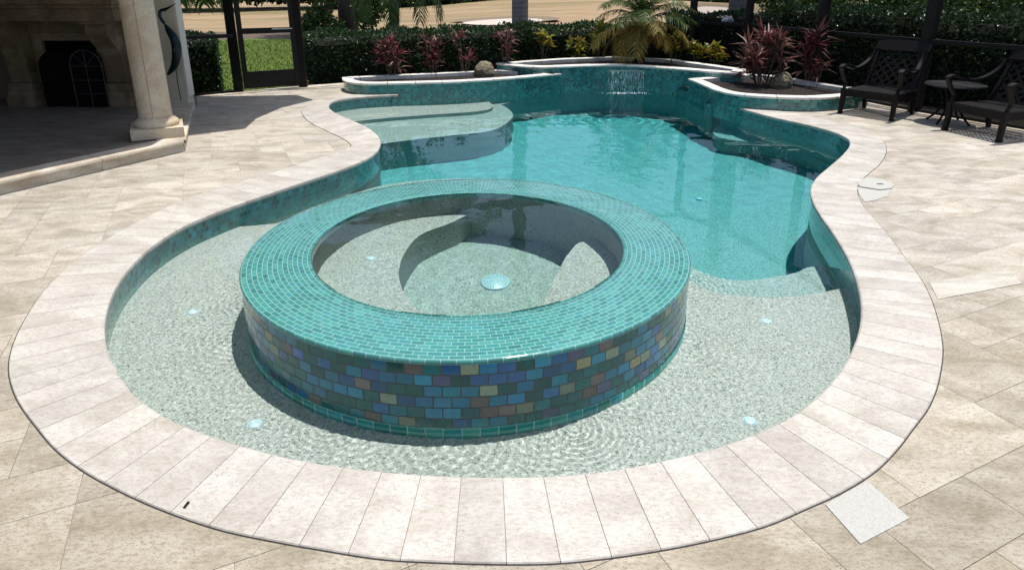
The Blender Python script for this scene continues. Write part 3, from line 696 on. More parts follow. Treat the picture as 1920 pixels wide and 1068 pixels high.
# ------------------------------------------------------------------ raised planters
def planter(front_px, back_px, z, wdt, label, name='planter_wall', front_seg=None, th=.035, zbase=-.4, over=.02):
    front = GP(front_px, z); back = [b if len(b) == 3 else (*G(b[0], b[1], z), 0) for b in back_px]; back = [b[:2] for b in back]
    fr = [Vector(p[:2]) for p in smooth([(*p, 0) for p in front], 6)]
    poly = fr + [Vector(b) for b in back]
    if area(poly) < 0: poly = poly[::-1]
    poly = [Vector(p[:2]) for p in resample([(p.x, p.y, 0) for p in poly], .07, True)]
    root = tag(empty(name, (poly[0].x, poly[0].y, 0)), label, 'planter wall'); o0 = poly[0]
    P = [p-o0 for p in poly]; outw = offset(P, -over); inn = offset(P, -wdt); innw = offset(P, -wdt+.01)
    mb = MB(); u = 0; n = len(P)
    for i in range(n):
        j = (i+1) % n; L = (outw[j]-outw[i]).length
        mb.face([(*outw[i], zbase), (*outw[j], zbase), (*outw[j], z-th), (*outw[i], z-th)], [(u, zbase), (u+L, zbase), (u+L, z-th), (u, z-th)]); u += L
    recv(mb.build('wall', M['pool_tile_big'], root, merge=True, auto=R(40)))
    mb = MB(); seg = max(3, int(round(.45/.07)))
    i = 0; 
    for i in range(n):
        j = (i+1) % n; sh_ = ((i//seg)*0.618) % 1
        a = [(*outw[i], z-th), (*P[i].lerp(outw[i], .0), z-th*.8), (*P[i], z-.008), (*P[i].lerp(inn[i], .03), z), (*inn[i], z), (*inn[i], z-.08)]
        b = [(*outw[j], z-th), (*P[j].lerp(outw[j], .0), z-th*.8), (*P[j], z-.008), (*P[j].lerp(inn[j], .03), z), (*inn[j], z), (*inn[j], z-.08)]
        if i % seg == seg-1:   # a mortar joint between stones
            b = [tuple(Vector(q).lerp(Vector(p), .12)) for p, q in zip(a, b)]
        for k in range(5): mb.face([a[k], b[k], b[k+1], a[k+1]], None, 0, sh_)
    mb.build('coping', M['coping_white'], root)
    mb = MB(); ground = offset(P, -wdt-.0+.02); vs, fs = fill(ground)
    for f in fs: mb.face([(*vs[i], z-.055) for i in f])
    k = mb.build('mulch', M['mulch'], None); k.location = root.location; tag(k, kind='stuff')
    return root, [p+o0 for p in inn]
planter([(641,145),(644,150.5),(659,154.5),(693,156.5),(749,155.5),(833,153.5),(880,151.5),(964,146),(1020,141),(1053,138)], [(.62, 11.05, 0), (933,130),(890,133),(760,139),(660,143.5)], ZL, .17, 'low raised planter wall at far left with white stone coping and red plants')
planter([(930,118.5),(975,124),(1020,125.5),(1054,124.5),(1133,122),(1175,122.5),(1217,125),(1273,129),(1325,133),(1362,136),(1392,138)], [(1400,130),(1330,120),(1256,110.5),(1150,106),(1050,109.5),(975,114.5)], ZC, .2, 'curved raised planter wall at the far end behind the waterfall', zbase=-.4)
planter([(1290,147.5),(1305,153),(1321,160),(1342,168.5),(1373,175.5),(1424,180),(1486,182.5),(1530,183),(1568,181),(1620,176),(1634,171)], [(1600,164),(1500,149),(1450,141),(1400,138)], ZRP, .17, 'low raised planter wall on the right beside the chairs')
# loose mulch chunks
def chunks(px, py, z, n, spread, seed):
    r_ = random.Random(seed)
    for k in range(n): pass

# ------------------------------------------------------------------ foliage builders
def leaf_quads(centers, dirs, ups, length, width, jitter, seed, fold=.25, seg=2):
    """numpy arrays of bent pointed leaves -> V, F"""
    rs = np.random.RandomState(seed); n = len(centers); d = dirs/np.linalg.norm(dirs, axis=1, keepdims=True)
    s = np.cross(d, ups); s /= np.linalg.norm(s, axis=1, keepdims=True)+1e-9; nn = np.cross(s, d)
    L = length*(1+jitter*rs.uniform(-1, 1, (n, 1))); W = width*(1+jitter*rs.uniform(-1, 1, (n, 1)))
    p0 = centers; p1 = centers+d*L*.45+s*W*.5+nn*W*fold; p2 = centers+d*L; p3 = centers+d*L*.45-s*W*.5+nn*W*fold; pm = centers+d*L*.45
    p2 = p2-nn*L*.12
    V = np.stack([p0, p1, p2, p3, pm], 1).reshape(-1, 3); b = np.arange(n)*5
    F = np.concatenate([np.stack([b, b+4, b+1], 1), np.stack([b+4, b+2, b+1], 1), np.stack([b, b+3, b+4], 1), np.stack([b+4, b+3, b+2], 1)], 0)
    return V, F
def np_mesh(name, parts, mats, parent=None):
    """parts: list of (V, F, material index)"""
    Vs, Fs, Ms, k = [], [], [], 0
    for V, F, m in parts: Vs.append(V); Fs.append(F+k); Ms.append(np.full(len(F), m)); k += len(V)
    V = np.concatenate(Vs); F = np.concatenate(Fs); mi = np.concatenate(Ms)
    me = bpy.data.meshes.new(name); me.vertices.add(len(V)); me.vertices.foreach_set('co', V.astype(np.float32).ravel())
    me.loops.add(F.size); me.loops.foreach_set('vertex_index', F.astype(np.int32).ravel()); me.polygons.add(len(F)); me.polygons.foreach_set('loop_start', np.arange(0, F.size, F.shape[1], dtype=np.int32))
    me.polygons.foreach_set('material_index', mi.astype(np.int32)); me.update(calc_edges=True)
    for m in (mats if isinstance(mats, (list, tuple)) else [mats]): me.materials.append(m)
    o = bpy.data.objects.new(name, me); COL.objects.link(o)
    if parent: o.parent = parent
    return o
def hedge(p0, p1, wdt, h, label, seed, z=-.05, leafsz=.05, dens=900):
    """clipped hedge between two plan points"""
    a, b = Vector(p0), Vector(p1); t = (b-a); L = t.length; t /= L; nrm = Vector((t.y, -t.x))
    root = tag(empty('hedge', (a.x, a.y, z), math.atan2(t.y, t.x)), label, 'hedge', 'clipped hedges around the pool')
    rs = np.random.RandomState(seed)
    mb = MB(); nseg = max(2, int(L/.25)); rw = random.Random(seed)
    prev = None
    for i in range(nseg+1):
        x = L*i/nseg; k = .08+rw.uniform(0, .03); hh = h-.09+rw.uniform(-.03, .03); q = [(x, -wdt/2+k, 0), (x, -wdt/2+k, hh*.9), (x, -wdt/2+.16, hh), (x, wdt/2-.16, hh), (x, wdt/2-k, hh*.9), (x, wdt/2-k, 0)]
        if prev:
            for j in range(5): mb.face([prev[j], q[j], q[j+1], prev[j+1]])
        else: mb.face(q)
        prev = q
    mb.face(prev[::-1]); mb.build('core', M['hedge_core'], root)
    per = [(0, 1, 0)]  # surface samples: front, back, top, ends
    A = dict(front=L*h, back=L*h*.3, top=L*wdt, e0=wdt*h, e1=wdt*h); parts = []
    for key, ar in A.items():
        n = int(ar*dens)
        if n < 4: continue
        uu = rs.uniform(0, 1, n); vv_ = rs.uniform(0, 1, n); dep = np.abs(rs.normal(0, .035, n)); lump = .035*np.sin(uu*L*5+seed)+.03*np.sin(uu*L*13+vv_*5)
        if key == 'front': P = np.stack([uu*L, -wdt/2+dep-lump, vv_*h], 1); N = np.array([0, -1, .35])
        elif key == 'back': P = np.stack([uu*L, wdt/2-dep, h*(.6+.4*vv_)], 1); N = np.array([0, 1, .35])
        elif key == 'top': P = np.stack([uu*L, (vv_-.5)*wdt, h-dep+lump+.02*np.sin(vv_*9+uu*L*7)], 1); N = np.array([0, -.25, 1])
        elif key == 'e0': P = np.stack([dep, (uu-.5)*wdt, vv_*h], 1); N = np.array([-1, 0, .3])
        else: P = np.stack([L-dep, (uu-.5)*wdt, vv_*h], 1); N = np.array([1, 0, .3])
        D = N+rs.normal(0, .75, (n, 3)); U = rs.normal(0, 1, (n, 3)); V, F = leaf_quads(P, D, U, leafsz*1.25, leafsz*.75, .5, seed+n); parts.append((V, F, 0))
    np_mesh('foliage', parts, M['hedge'], root); return root
def frond(curve_pts, nleaf, ll, lw, droop, rs, spread_=1.0):
    """returns leaflet arrays and rachis points"""
    P = np.array([tuple(p) for p in smooth(curve_pts, 8)]); seg = np.cumsum(np.r_[0, np.linalg.norm(np.diff(P, axis=0), axis=1)]); t = np.linspace(.12, .99, nleaf)*seg[-1]
    C = np.stack([np.interp(t, seg, P[:, i]) for i in range(3)], 1); T = np.gradient(C, axis=0); T /= np.linalg.norm(T, axis=1, keepdims=True)
    Sd = np.cross(T, [0, 0, 1.0]); Sd /= np.linalg.norm(Sd, axis=1, keepdims=True)+1e-9
    cs, ds, us, lens_ = [], [], [], []
    for sg in (-1, 1):
        f = np.sin(np.linspace(.25, 2.9, nleaf))[:, None]
        D = T*.75+Sd*sg*spread_+np.array([0, 0, -droop])+rs.normal(0, .12, T.shape); cs.append(C); ds.append(D*(.35+.65*f)); us.append(np.cross(Sd, T)+rs.normal(0, .15, T.shape)); lens_.append(ll*(.35+.65*f))
    C2 = np.concatenate(cs); D2 = np.concatenate(ds); U2 = np.concatenate(us); LL = np.concatenate(lens_)
    d = D2/np.linalg.norm(D2, axis=1, keepdims=True); s = np.cross(d, U2); s /= np.linalg.norm(s, axis=1, keepdims=True)+1e-9
    tip = C2+d*LL+np.array([0, 0, -1.0])*LL*droop*.4; m_ = C2+d*LL*.5+np.array([0, 0, .02])
    V = np.stack([C2-s*lw*.35, C2+s*lw*.35, m_+s*lw*.5, m_-s*lw*.5, tip], 1).reshape(-1, 3); b = np.arange(len(C2))*5
    F = np.concatenate([np.stack([b, b+1, b+2], 1), np.stack([b, b+2, b+3], 1), np.stack([b+3, b+2, b+4], 1)], 0)
    return V, F, P
def tri_tube(P, r0, r1, n=5):
    P = np.asarray(P); T = np.gradient(P, axis=0); T /= np.linalg.norm(T, axis=1, keepdims=True)+1e-9; a = np.cross(T, [.13, .99, .07]); a /= np.linalg.norm(a, axis=1, keepdims=True)+1e-9; b = np.cross(T, a); K = len(P)
    ang_ = np.arange(n)*2*math.pi/n; rad = np.linspace(r0, r1, K)[:, None, None]
    V = P[:, None, :]+rad*(np.cos(ang_)[None, :, None]*a[:, None, :]+np.sin(ang_)[None, :, None]*b[:, None, :]); V = V.reshape(-1, 3); F = []
    for i in range(K-1):
        for k in range(n):
            q = i*n+k; w_ = i*n+(k+1) % n; F += [(q, w_, w_+n), (q, w_+n, q+n)]
    return V, np.array(F)

# pygmy palm behind the waterfall
pa = tag(empty('palm', (2.36, 11.9, ZC-.06)), 'feathery palm with green top and drooping orange-brown lower fronds above the waterfall', 'palm')
rs = np.random.RandomState(4); parts = {'g': [], 'o': []}
mb = MB(); mb.tube([(0, 0, 0), (.01, .0, .35), (.0, 0, .62)], [.10, .085, .11], 12); mb.build('trunk', M['bark'], pa, smooth_=True)
for k in range(36):
    a = k*2.399+rs.uniform(-.2, .2); lvl = k/36; el = R(88-lvl*108+rs.uniform(-8, 8)); L = rs.uniform(.85, 1.15)*(1.05 if lvl < .8 else .85)
    d = Vector((math.cos(a), math.sin(a), 0)); base = Vector((0, 0, .80-lvl*.12)); pts = [base]
    e = el
    for q in range(4): pts.append(pts[-1]+(d*math.cos(e)+Vector((0, 0, math.sin(e))))*L/4); e -= R(24 if lvl < .5 else 20)
    V, F, P = frond([tuple(p) for p in pts], 38, .30, .016, .35, rs); key = 'o' if lvl > .62 else 'g'
    parts[key].append((V, F, 0)); Vt, Ft = tri_tube(P, .010, .003); parts[key].append((Vt, Ft, 0))
np_mesh('green_fronds', parts['g'], M['palm'], pa); np_mesh('old_fronds', parts['o'], M['palm_old'], pa)

def cordyline(x, y, z, h, stems, spread_, nl, ll, seed, label, dull=0):
    root = tag(empty('cordyline', (x, y, z)), label, 'plant', 'red-leaved cordyline plants around the pool'); rs = np.random.RandomState(seed); parts = []; sp = []
    for k in range(stems):
        a = rs.uniform(0, 6.28); r_ = spread_*math.sqrt(rs.uniform(0, 1)); hh = h*rs.uniform(.45, 1.0) if k else h*.95
        top = Vector((r_*math.cos(a), r_*math.sin(a), hh-ll*.5)); st_ = [(top.x*.3, top.y*.3, -.03), (top.x*.6, top.y*.6, top.z*.5), tuple(top)]
        Vt, Ft = tri_tube(np.array([tuple(p) for p in smooth(st_, 4)]), .011, .008); sp.append((Vt, Ft, 0))
        for tier in range(2 if rs.uniform() < .45 else 1):
            n = int(nl*(1 if tier == 0 else .7)); c = np.array([[top.x, top.y, top.z-tier*ll*.55]])+rs.normal(0, .012, (n, 3)); az = rs.uniform(0, 6.28, n); el = rs.uniform(-.5 if tier else -.2, 1.35, n)
            D = np.stack([np.cos(az)*np.cos(el), np.sin(az)*np.cos(el), np.sin(el)], 1); V, F = leaf_quads(c, D, np.tile([0, 0, 1.0], (n, 1))+rs.normal(0, .2, (n, 3)), ll, ll*.17, .35, seed+k+9*tier)
            parts.append((V, F, 1 if (tier or k < dull) else 0))
    np_mesh('leaves', parts, [M['cordy'], M['cordy_dull']], root); np_mesh('stem', sp, M['stem'], root); return root
def at(px, py, z): x, y = G(px, py, z); return x, y, z
zz = ZL-.055
cordyline(*at(735,147,zz), .66, 9, .17, 17, .21, 1, 'bushy dark red cordyline, leftmost of the far left planter', 3)
cordyline(*at(812,141,zz), .66, 7, .12, 15, .20, 2, 'upright red cordyline, second from the left in the far left planter', 2)
cordyline(*at(872,139,zz), .72, 4, .17, 12, .20, 3, 'sparse pink-leaved cordyline on bare stems left of the coral rock', 1)
cordyline(*at(948,135,zz), .80, 5, .12, 13, .20, 5, 'tall thin red cordyline on bare stems right of the coral rock', 2)
zz = ZRP-.055
cordyline(*at(1428,161,zz), 0.86, 15, .30, 15, .27, 6, 'large bushy burgundy cordyline clump in the right planter', 12)
cordyline(*at(1512,158,zz), .92, 4, .10, 16, .32, 7, 'tall bright pink cordyline beside the first chair', 1)
cordyline(*at(1527,160,zz), .45, 4, .10, 12, .22, 8, 'low dull green-brown cordyline at the foot of the pink one', 4)
def croton(x, y, z, h, stems, seed, label, ll=.16, sp_=.16):
    root = tag(empty('croton', (x, y, z)), label, 'plant', 'yellow variegated crotons in the far planter'); rs = np.random.RandomState(seed); parts = []; sp = []
    for k in range(stems):
        a = rs.uniform(0, 6.28); r_ = sp_*math.sqrt(rs.uniform(0, 1)); hh = h*rs.uniform(.5, 1); top = (r_*math.cos(a), r_*math.sin(a), hh-.06)
        Vt, Ft = tri_tube(np.array([(top[0]*.3, top[1]*.3, -.03), (top[0]*.7, top[1]*.7, top[2]*.5), top]), .007, .004); sp.append((Vt, Ft, 0)); n = 13
        c = np.array([top])+np.stack([np.zeros(n), np.zeros(n), rs.uniform(-.14, .01, n)], 1); az = rs.uniform(0, 6.28, n); el = rs.uniform(-.1, 1.3, n)
        D = np.stack([np.cos(az)*np.cos(el), np.sin(az)*np.cos(el), np.sin(el)], 1); V, F = leaf_quads(c, D, np.tile([0, 0, 1.0], (n, 1)), ll, ll*.45, .3, seed+k); parts.append((V, F, 0))
    np_mesh('leaves', parts, M['croton'], root); np_mesh('stem', sp, M['stem'], root); return root
zz = ZC-.055
for px, py, h, s_, lab in ((1017,113,.60,8,'yellow croton behind the left end of the far planter'), (1083,111,.46,7,'low yellow croton left of the palm'), (1120,111,.74,10,'tall croton with yellow top close left of the palm'), (1268,113,.62,10,'dull green croton close right of the palm'), (1305,120,.46,7,'bright yellow croton right of the palm'), (1341,124,.42,6,'yellow-leaved croton nearest the right planter')):
    croton(*at(px, py, zz), h, s_, px, lab)
# rocks
def rock(px, py, z, r_, hh, seed, label):
    x, y = G(px, py, z); bm = bmesh.new(); bmesh.ops.create_icosphere(bm, subdivisions=4, radius=1); q = random.Random(seed); from_ = [Vector((q.uniform(-1, 1), q.uniform(-1, 1), q.uniform(-1, 1))).normalized() for _ in range(14)]; am = [q.uniform(-.16, .12) for _ in from_]
    from mathutils import noise as mn
    for v in bm.verts:
        d = v.co.normalized(); k = 1+sum(a*max(0, d.dot(f_))**6 for a, f_ in zip(am, from_))+.10*mn.fractal(d*3+Vector((seed, 0, 0)), 1, 2, 4)
        v.co = Vector((d.x*r_*k, d.y*r_*k, (max(d.z, -.5)*.8+.4)*hh*k*.8))
    me = bpy.data.meshes.new('rock'); bm.to_mesh(me); bm.free(); me.shade_smooth(); me.materials.append(M['rock']); o = bpy.data.objects.new('rock', me); COL.objects.link(o); o.location = (x, y, z-.02); return tag(o, label, 'rock')
rock(908, 142, ZL-.05, .17, .25, 3, 'pitted coral rock on mulch between the red plants at far left'); rock(1463, 163, ZRP-.05, .165, .27, 5, 'pale coral rock behind the burgundy clump in the right planter')
# low mulch bits
for nm, pl, z, sd in (('left', [(720,152),(900,146),(1000,138),(700,147)], ZL-.055, 1),): pass

# waterfall
x0, z0_ = ZY(1141, 133, 10.96); x1, _ = ZY(1206, 133, 10.96)
wf = tag(empty('waterfall', ((x0+x1)/2, 10.98, 0)), 'thin sheet of water falling from a slot in the far mosaic wall', 'waterfall'); Wd = x1-x0
mb = MB(); mb.box((0, -.02, z0_), (Wd, .09, .012)); mb.build('spout', M['steel'], wf)
mb = MB(); q = random.Random(5)
for k in range(230):
    x = q.choice((-.42, -.3, -.12, .05, .2, .36, .45))*Wd+q.gauss(0, .05); x = max(-Wd/2, min(Wd/2, x)); f = q.random()**1.15; L_ = q.uniform(.012, .07)*(1.4-f*.5); top = z0_-.004-(z0_-ZW-.01)*f; n_ = 4
    bot = max(ZW+.004, top-L_); yy_ = -.07-.05*f
    pts = [(x+q.uniform(-.003, .003), yy_-.003*s_, top+(bot-top)*s_/n_) for s_ in range(n_+1)]; wd = q.uniform(.0012, .0042)
    mb.tube(pts, [wd*.3, wd, wd*1.3, wd, wd*.3], 5)
for k in range(9):
    x = -Wd/2+Wd*(k+q.uniform(.2, .8))/9; mb.tube([(x, -.07, z0_-.004), (x+.004, -.085, z0_-.08), (x-.003, -.10, z0_-.2), (x, -.12, ZW+.003)], [.003, .002, .0015, .0012], 5)
mb.build('falling_water', M['fall'], wf, smooth_=True)
mb = MB()
for k in range(150):
    x, y, s = q.gauss(0, Wd*.27), -.13+q.gauss(0, .05), q.uniform(.002, .009); c = Vector((x, y, ZW+s*.2))
    mb.tube([c-Vector((0, 0, s)), c, c+Vector((0, 0, s))], [s*.5, s*1.3, s*.4], 6)
tag(mb.build('foam', M['foam'], wf, smooth_=True), kind='stuff')

# ------------------------------------------------------------------ screen enclosure
enc = tag(empty('screen_enclosure', (0, 10.5, 0)), 'dark bronze aluminium screen enclosure frame standing round the pool deck', 'screen enclosure')
def to_enc(p): return Vector(p)-Vector((0, 10.5, 0))
HE = 2.75
def bar(a, b, w_, name, z0=None):
    a, b = to_enc(a), to_enc(b); d = b-a; L = d.length; q = d.to_track_quat('Z', 'Y').to_matrix().to_4x4(); mm = Matrix.Translation((a+b)/2) @ q; mb = MB(); mb.box((0, 0, 0), (w_[0], w_[1], L), M=mm); return mb.build(name, M['black_alu'], enc)
P_A, P_B0 = (*G(357, 182.5), 0), (*G(452, 173), 0)
P_B1 = (*G(566, 164.5), 0); P_A = Vector(P_A); P_B0 = Vector(P_B0); P_B1 = Vector(P_B1)
PC = Vector((3.30, 11.9, .0)); PD = Vector((4.2, 11.2, 0)); PE = Vector((5.15, 10.1, 0)); PF = Vector((5.36, 8.36, 0)); PG = Vector((6.3, 6.6, 0))
PC = Vector((ZY(1297, 60, 12.75)[0], 12.75, 0)); PD = Vector((ZY(1401, 60, 11.9)[0], 11.9, 0)); PE = Vector((ZY(1541, 50, 10.1)[0], 10.1, 0))
for p, w_ in ((P_B0-Vector((.03, 0, 0)), .13), (P_B1+Vector((.03, 0, 0)), .13), (PC, .13), (PD, .13), (PE, .15), (PF, .16), (P_A, .10)):
    bar((p.x, p.y, -.02), (p.x, p.y, HE), (w_, .06), 'post')
for a, b in ((P_A, P_B0), (PC, PD), (PD, PE), (PE, PF), (PF, PG)):
    z = .87 if a is P_A else .92
    bar((a.x, a.y+.0, z), (b.x, b.y, z), (.05, .055), 'rail'); bar((a.x, a.y, .02), (b.x, b.y, .02), (.05, .05), 'rail'); 
for a, b in ((P_A, P_B0), (P_B0, P_B1), (P_B1, PC), (PC, PD), (PD, PE), (PE, PF), (PF, PG)): bar((a.x, a.y, HE), (b.x, b.y, HE), (.06, .12), 'beam')
for a, b in ((PC, PD), (PD, PE), (PE, PF), (PF, PG)):
    mb = MB(); A, B = to_enc((a.x, a.y, .05)), to_enc((b.x, b.y, .05)); mb.face([A, B, B+Vector((0, 0, HE-.1)), A+Vector((0, 0, HE-.1))]); mb.build('screen_panel', M['mesh'], enc)
# concrete footing strip under the screen
mb = MB()
line = [P_B1+Vector((.0, -.02, 0)), Vector((*G(640, 160), 0)), ]
for a, b in ((P_A, P_B1), (PE, PF), (PF, PG), (P_B1, Vector((*G(650, 158), 0)))):
    d = (b-a).normalized(); nn = Vector((d.y, -d.x, 0))*.11; mb.face([(*(a+nn)[:2], .012), (*(b+nn)[:2], .012), (*(b-nn)[:2], .012), (*(a-nn)[:2], .012)][::1]); mb.face([(*(a+nn)[:2], -.02), (*(b+nn)[:2], -.02), (*(b+nn)[:2], .012), (*(a+nn)[:2], .012)])
tag(mb.build('footing', M['kerb']), kind='structure')
# screen door
dd = (P_B1-P_B0); DW = dd.length-.075; da = math.atan2(dd.y, dd.x); door = tag(empty('screen_door', (P_B0.x+math.cos(da)*.055, P_B0.y+math.sin(da)*.055, 0), da), 'bronze framed screen door with solid kick plate, lawn showing through it', 'door')
mb = MB(); w_ = .075
for x in (w_/2, DW-w_/2): mb.box((x, 0, 1.06), (w_, .04, 2.02))
mb.box((DW/2, 0, 2.03), (DW-2*w_, .038, .08)); mb.box((DW/2, 0, .93), (DW-2*w_, .038, .085)); mb.box((DW/2, 0, .30), (DW-2*w_, .038, .02)); mb.build('frame', M['black_alu'], door)
mb = MB(); mb.box((DW/2, 0, .17), (DW-2*w_, .02, .24)); mb.build('kick_plate', M['black_alu'], door)
mb = MB(); mb.box((DW*.74, -.035, .955), (.26, .03, .022)); mb.tube([(DW-.05, -.05, .955), (DW-.14, -.055, .955)], .009, 8); mb.build('door_closer', M['steel'], door)

# ------------------------------------------------------------------ covered patio and house
ZP = .11
pe = [(-6.6, .6), G(0, 366), G(346, 284), G(362, 205)]
pat = [Vector(pe[0]), Vector(pe[1]), Vector(pe[2]), Vector(pe[3]), Vector((-4.5, 9.0)), Vector((-11, 9.2)), Vector((-11, .6))]
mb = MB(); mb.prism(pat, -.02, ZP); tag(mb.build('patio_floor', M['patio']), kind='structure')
mb = MB()
for dzk, (a, b) in enumerate(((Vector(pe[0]), Vector(pe[1])), (Vector(pe[1]), Vector(pe[2])), (Vector(pe[2]), Vector(pe[3])))):
    d = (b-a).normalized(); nn = Vector((d.y, -d.x)); L = (b-a).length; n_ = max(1, int(L/.61))
    for k in range(n_):
        p, q = a+d*(L*k/n_+.002), a+d*(L*(k+1)/n_-.002); s_ = rnd.random()
        prof = [(.004, 0), (.004, ZP-.028), (.022, ZP-.026), (.027, ZP-.012), (.022, ZP+.004+.0015*dzk), (-.24, ZP+.004+.0015*dzk)]
        for (o0, z0), (o1, z1) in zip(prof, prof[1:]): mb.face([(*(p+nn*o0), z0), (*(q+nn*o0), z0), (*(q+nn*o1), z1), (*(p+nn*o1), z1)], None, 0, s_)
tag(mb.build('patio_step', M['kerb']), kind='structure')
# column
cx, cy = -3.70, 6.50; col_ = tag(empty('column', (cx, cy, ZP+.0095), R(28)), 'round cast-stone column on a square plinth at the patio corner', 'column')
mb = MB(); mb.box((0, 0, .05), (.48, .48, .1)); o = mb.build('plinth', M['cast'], col_)
b_ = o.modifiers.new('b', 'BEVEL'); b_.width = .008; b_.segments = 2
mb = MB(); mb.lathe([(.203, .1), (.211, .115), (.211, .135), (.200, .155), (.184, .165), (.176, .175), (.176, .185), (.172, .19)], (0, 0, 0), 64); mb.build('base_moulding', M['cast'], col_, smooth_=True)
mb = MB(); mb.lathe([(.163, .185), (.156, .22), (.154, .5), (.152, 1.6), (.145, 2.8)], (0, 0, 0), 64); mb.build('shaft', M['cast'], col_, smooth_=True)
mb = MB(); mb.box((-.02, -.1535, 1.4), (.004, .006, 2.4)); mb.build('seam', plain('seam_rust', (.36, .20, .09), .8), col_)
# house wall with window opening
YW = 8.75
hw = tag(empty('house_wall', (-7, YW, ZP)), 'shaded beige house wall behind the fireplace with a window at its left end', 'wall')
mb = MB(); xr = -4.7; xo = ZY(15, 60, YW)[0]; z1w = ZY(10, 42, YW)[1]-ZP; z0w = ZY(10, 86, YW)[1]-ZP
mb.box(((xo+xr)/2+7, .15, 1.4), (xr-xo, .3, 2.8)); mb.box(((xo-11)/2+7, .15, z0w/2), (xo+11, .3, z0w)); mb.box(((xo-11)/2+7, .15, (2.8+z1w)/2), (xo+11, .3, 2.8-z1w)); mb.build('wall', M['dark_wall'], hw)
mb = MB(); mb.box(((xo-11)/2+7, -.03, z0w-.02), (xo+11, .16, .05)); mb.build('sill', M['soot'], hw)
mb = MB(); mb.box((-11.15+7, -6.0, 1.4), (.3, 15.5, 2.8)); mb.build('unseen_side_wall', M['dark_wall'], hw)  # unseen wall, added to cut the sky light reaching the fireplace
# pilaster
px0, px1 = ZY(285, 197, 8.35)[0], ZY(354, 197, 8.35)[0]
pil = tag(empty('pilaster', ((px0+px1)/2, 8.45, 0)), 'cream stucco pilaster behind the round column', 'pilaster')
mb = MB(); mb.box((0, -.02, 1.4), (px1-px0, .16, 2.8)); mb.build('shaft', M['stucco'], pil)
mb = MB(); mb.box(((px1-px0)/2+.012, -.02, 1.46), (.02, .15, 2.5)); mb.build('corner_trim', plain('trim', (.72, .68, .60), .7), pil)
# heron ornament
hx, hz = ZY(309, 78, 8.18); her = tag(empty('heron_ornament', (hx+.1, 8.2, hz)), 'dark metal heron wall ornament with a long beak, half hidden by the column', 'ornament')
mb = MB()
body = smooth([(-.14, 0, -.42), (-.03, -.01, -.30), (.03, -.02, -.12), (.03, -.02, .02), (-.03, -.01, .13), (-.08, 0, .22)], 5); mb.tube(body, [max(.006, .058*math.sin(math.pi*min(1, (i+1)/(len(body))*1.0))**.7) for i in range(len(body))], 10)
mb.tube(smooth([(-.08, 0, .22), (-.12, 0, .30), (-.10, 0, .37), (-.04, 0, .385)], 5), [.02]*10+[.018]*4+[.024]*2, 8)
mb.build('body', M['heron'], her, smooth_=True)
mb = MB(); mb.tube([(-.04, 0, .385), (.03, 0, .42), (.11, 0, .46)], [.018, .010, .002], 8); mb.build('beak', M['heron'], her, smooth_=True)
mb = MB(); mb.tube([(-.02, 0, -.28), (-.03, 0, -.55), (-.02, 0, -.75)], .006, 6); mb.build('leg', M['heron'], her)
mb = MB(); mb.tube(smooth([(.045, -.045, .0), (.03, -.05, -.12), (-.02, -.045, -.22)], 4), [.012, .02, .026, .028, .026, .022, .016, .01, .004], 8); mb.build('wing', plain('pale_patina', (.20, .26, .28), .5, .5), her, smooth_=True)
# fireplace
YF = 8.3
fx = lambda px, py=120, Y=YF: ZY(px, py, Y)[0]
fz = lambda py, Y=YF: ZY(100, py, Y)[1]
fp = tag(empty('fireplace', (-5.75, YF, ZP)), 'large cast-stone outdoor fireplace with scrolled corbels and a deep mantel', 'fireplace'); OX, OZ = -5.75, ZP
def fbox(mb, x0, x1, y0, y1, z0, z1): mb.box(((x0+x1)/2-OX, (y0+y1)/2-YF, (z0+z1)/2-OZ), (x1-x0, y1-y0, z1-z0))
xr = fx(226, 30, 8.0); xl = -6.85
zt_, zb_ = 1.44, 1.19
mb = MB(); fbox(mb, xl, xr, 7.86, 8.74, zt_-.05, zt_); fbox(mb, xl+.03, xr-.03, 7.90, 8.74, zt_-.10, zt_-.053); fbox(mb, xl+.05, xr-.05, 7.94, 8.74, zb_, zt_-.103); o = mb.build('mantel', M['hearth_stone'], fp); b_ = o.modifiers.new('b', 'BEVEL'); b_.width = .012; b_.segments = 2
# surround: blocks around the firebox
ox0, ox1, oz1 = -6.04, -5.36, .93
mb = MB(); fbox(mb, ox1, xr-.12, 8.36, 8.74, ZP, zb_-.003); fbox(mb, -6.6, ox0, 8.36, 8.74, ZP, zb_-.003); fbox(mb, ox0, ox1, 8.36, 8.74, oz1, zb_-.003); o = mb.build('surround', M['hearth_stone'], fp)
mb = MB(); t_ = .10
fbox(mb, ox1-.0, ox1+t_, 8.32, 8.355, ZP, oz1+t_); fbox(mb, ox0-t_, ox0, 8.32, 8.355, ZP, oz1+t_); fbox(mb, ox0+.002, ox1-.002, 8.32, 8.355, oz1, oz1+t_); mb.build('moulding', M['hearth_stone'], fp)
mb = MB(); fbox(mb, ox0+.002, ox1-.002, 8.66, 8.70, ZP+.002, oz1-.002); fbox(mb, ox0+.001, ox0+.03, 8.37, 8.655, ZP+.002, oz1-.004); fbox(mb, ox1-.03, ox1-.001, 8.37, 8.655, ZP+.002, oz1-.004); mb.build('firebox', M['soot'], fp)
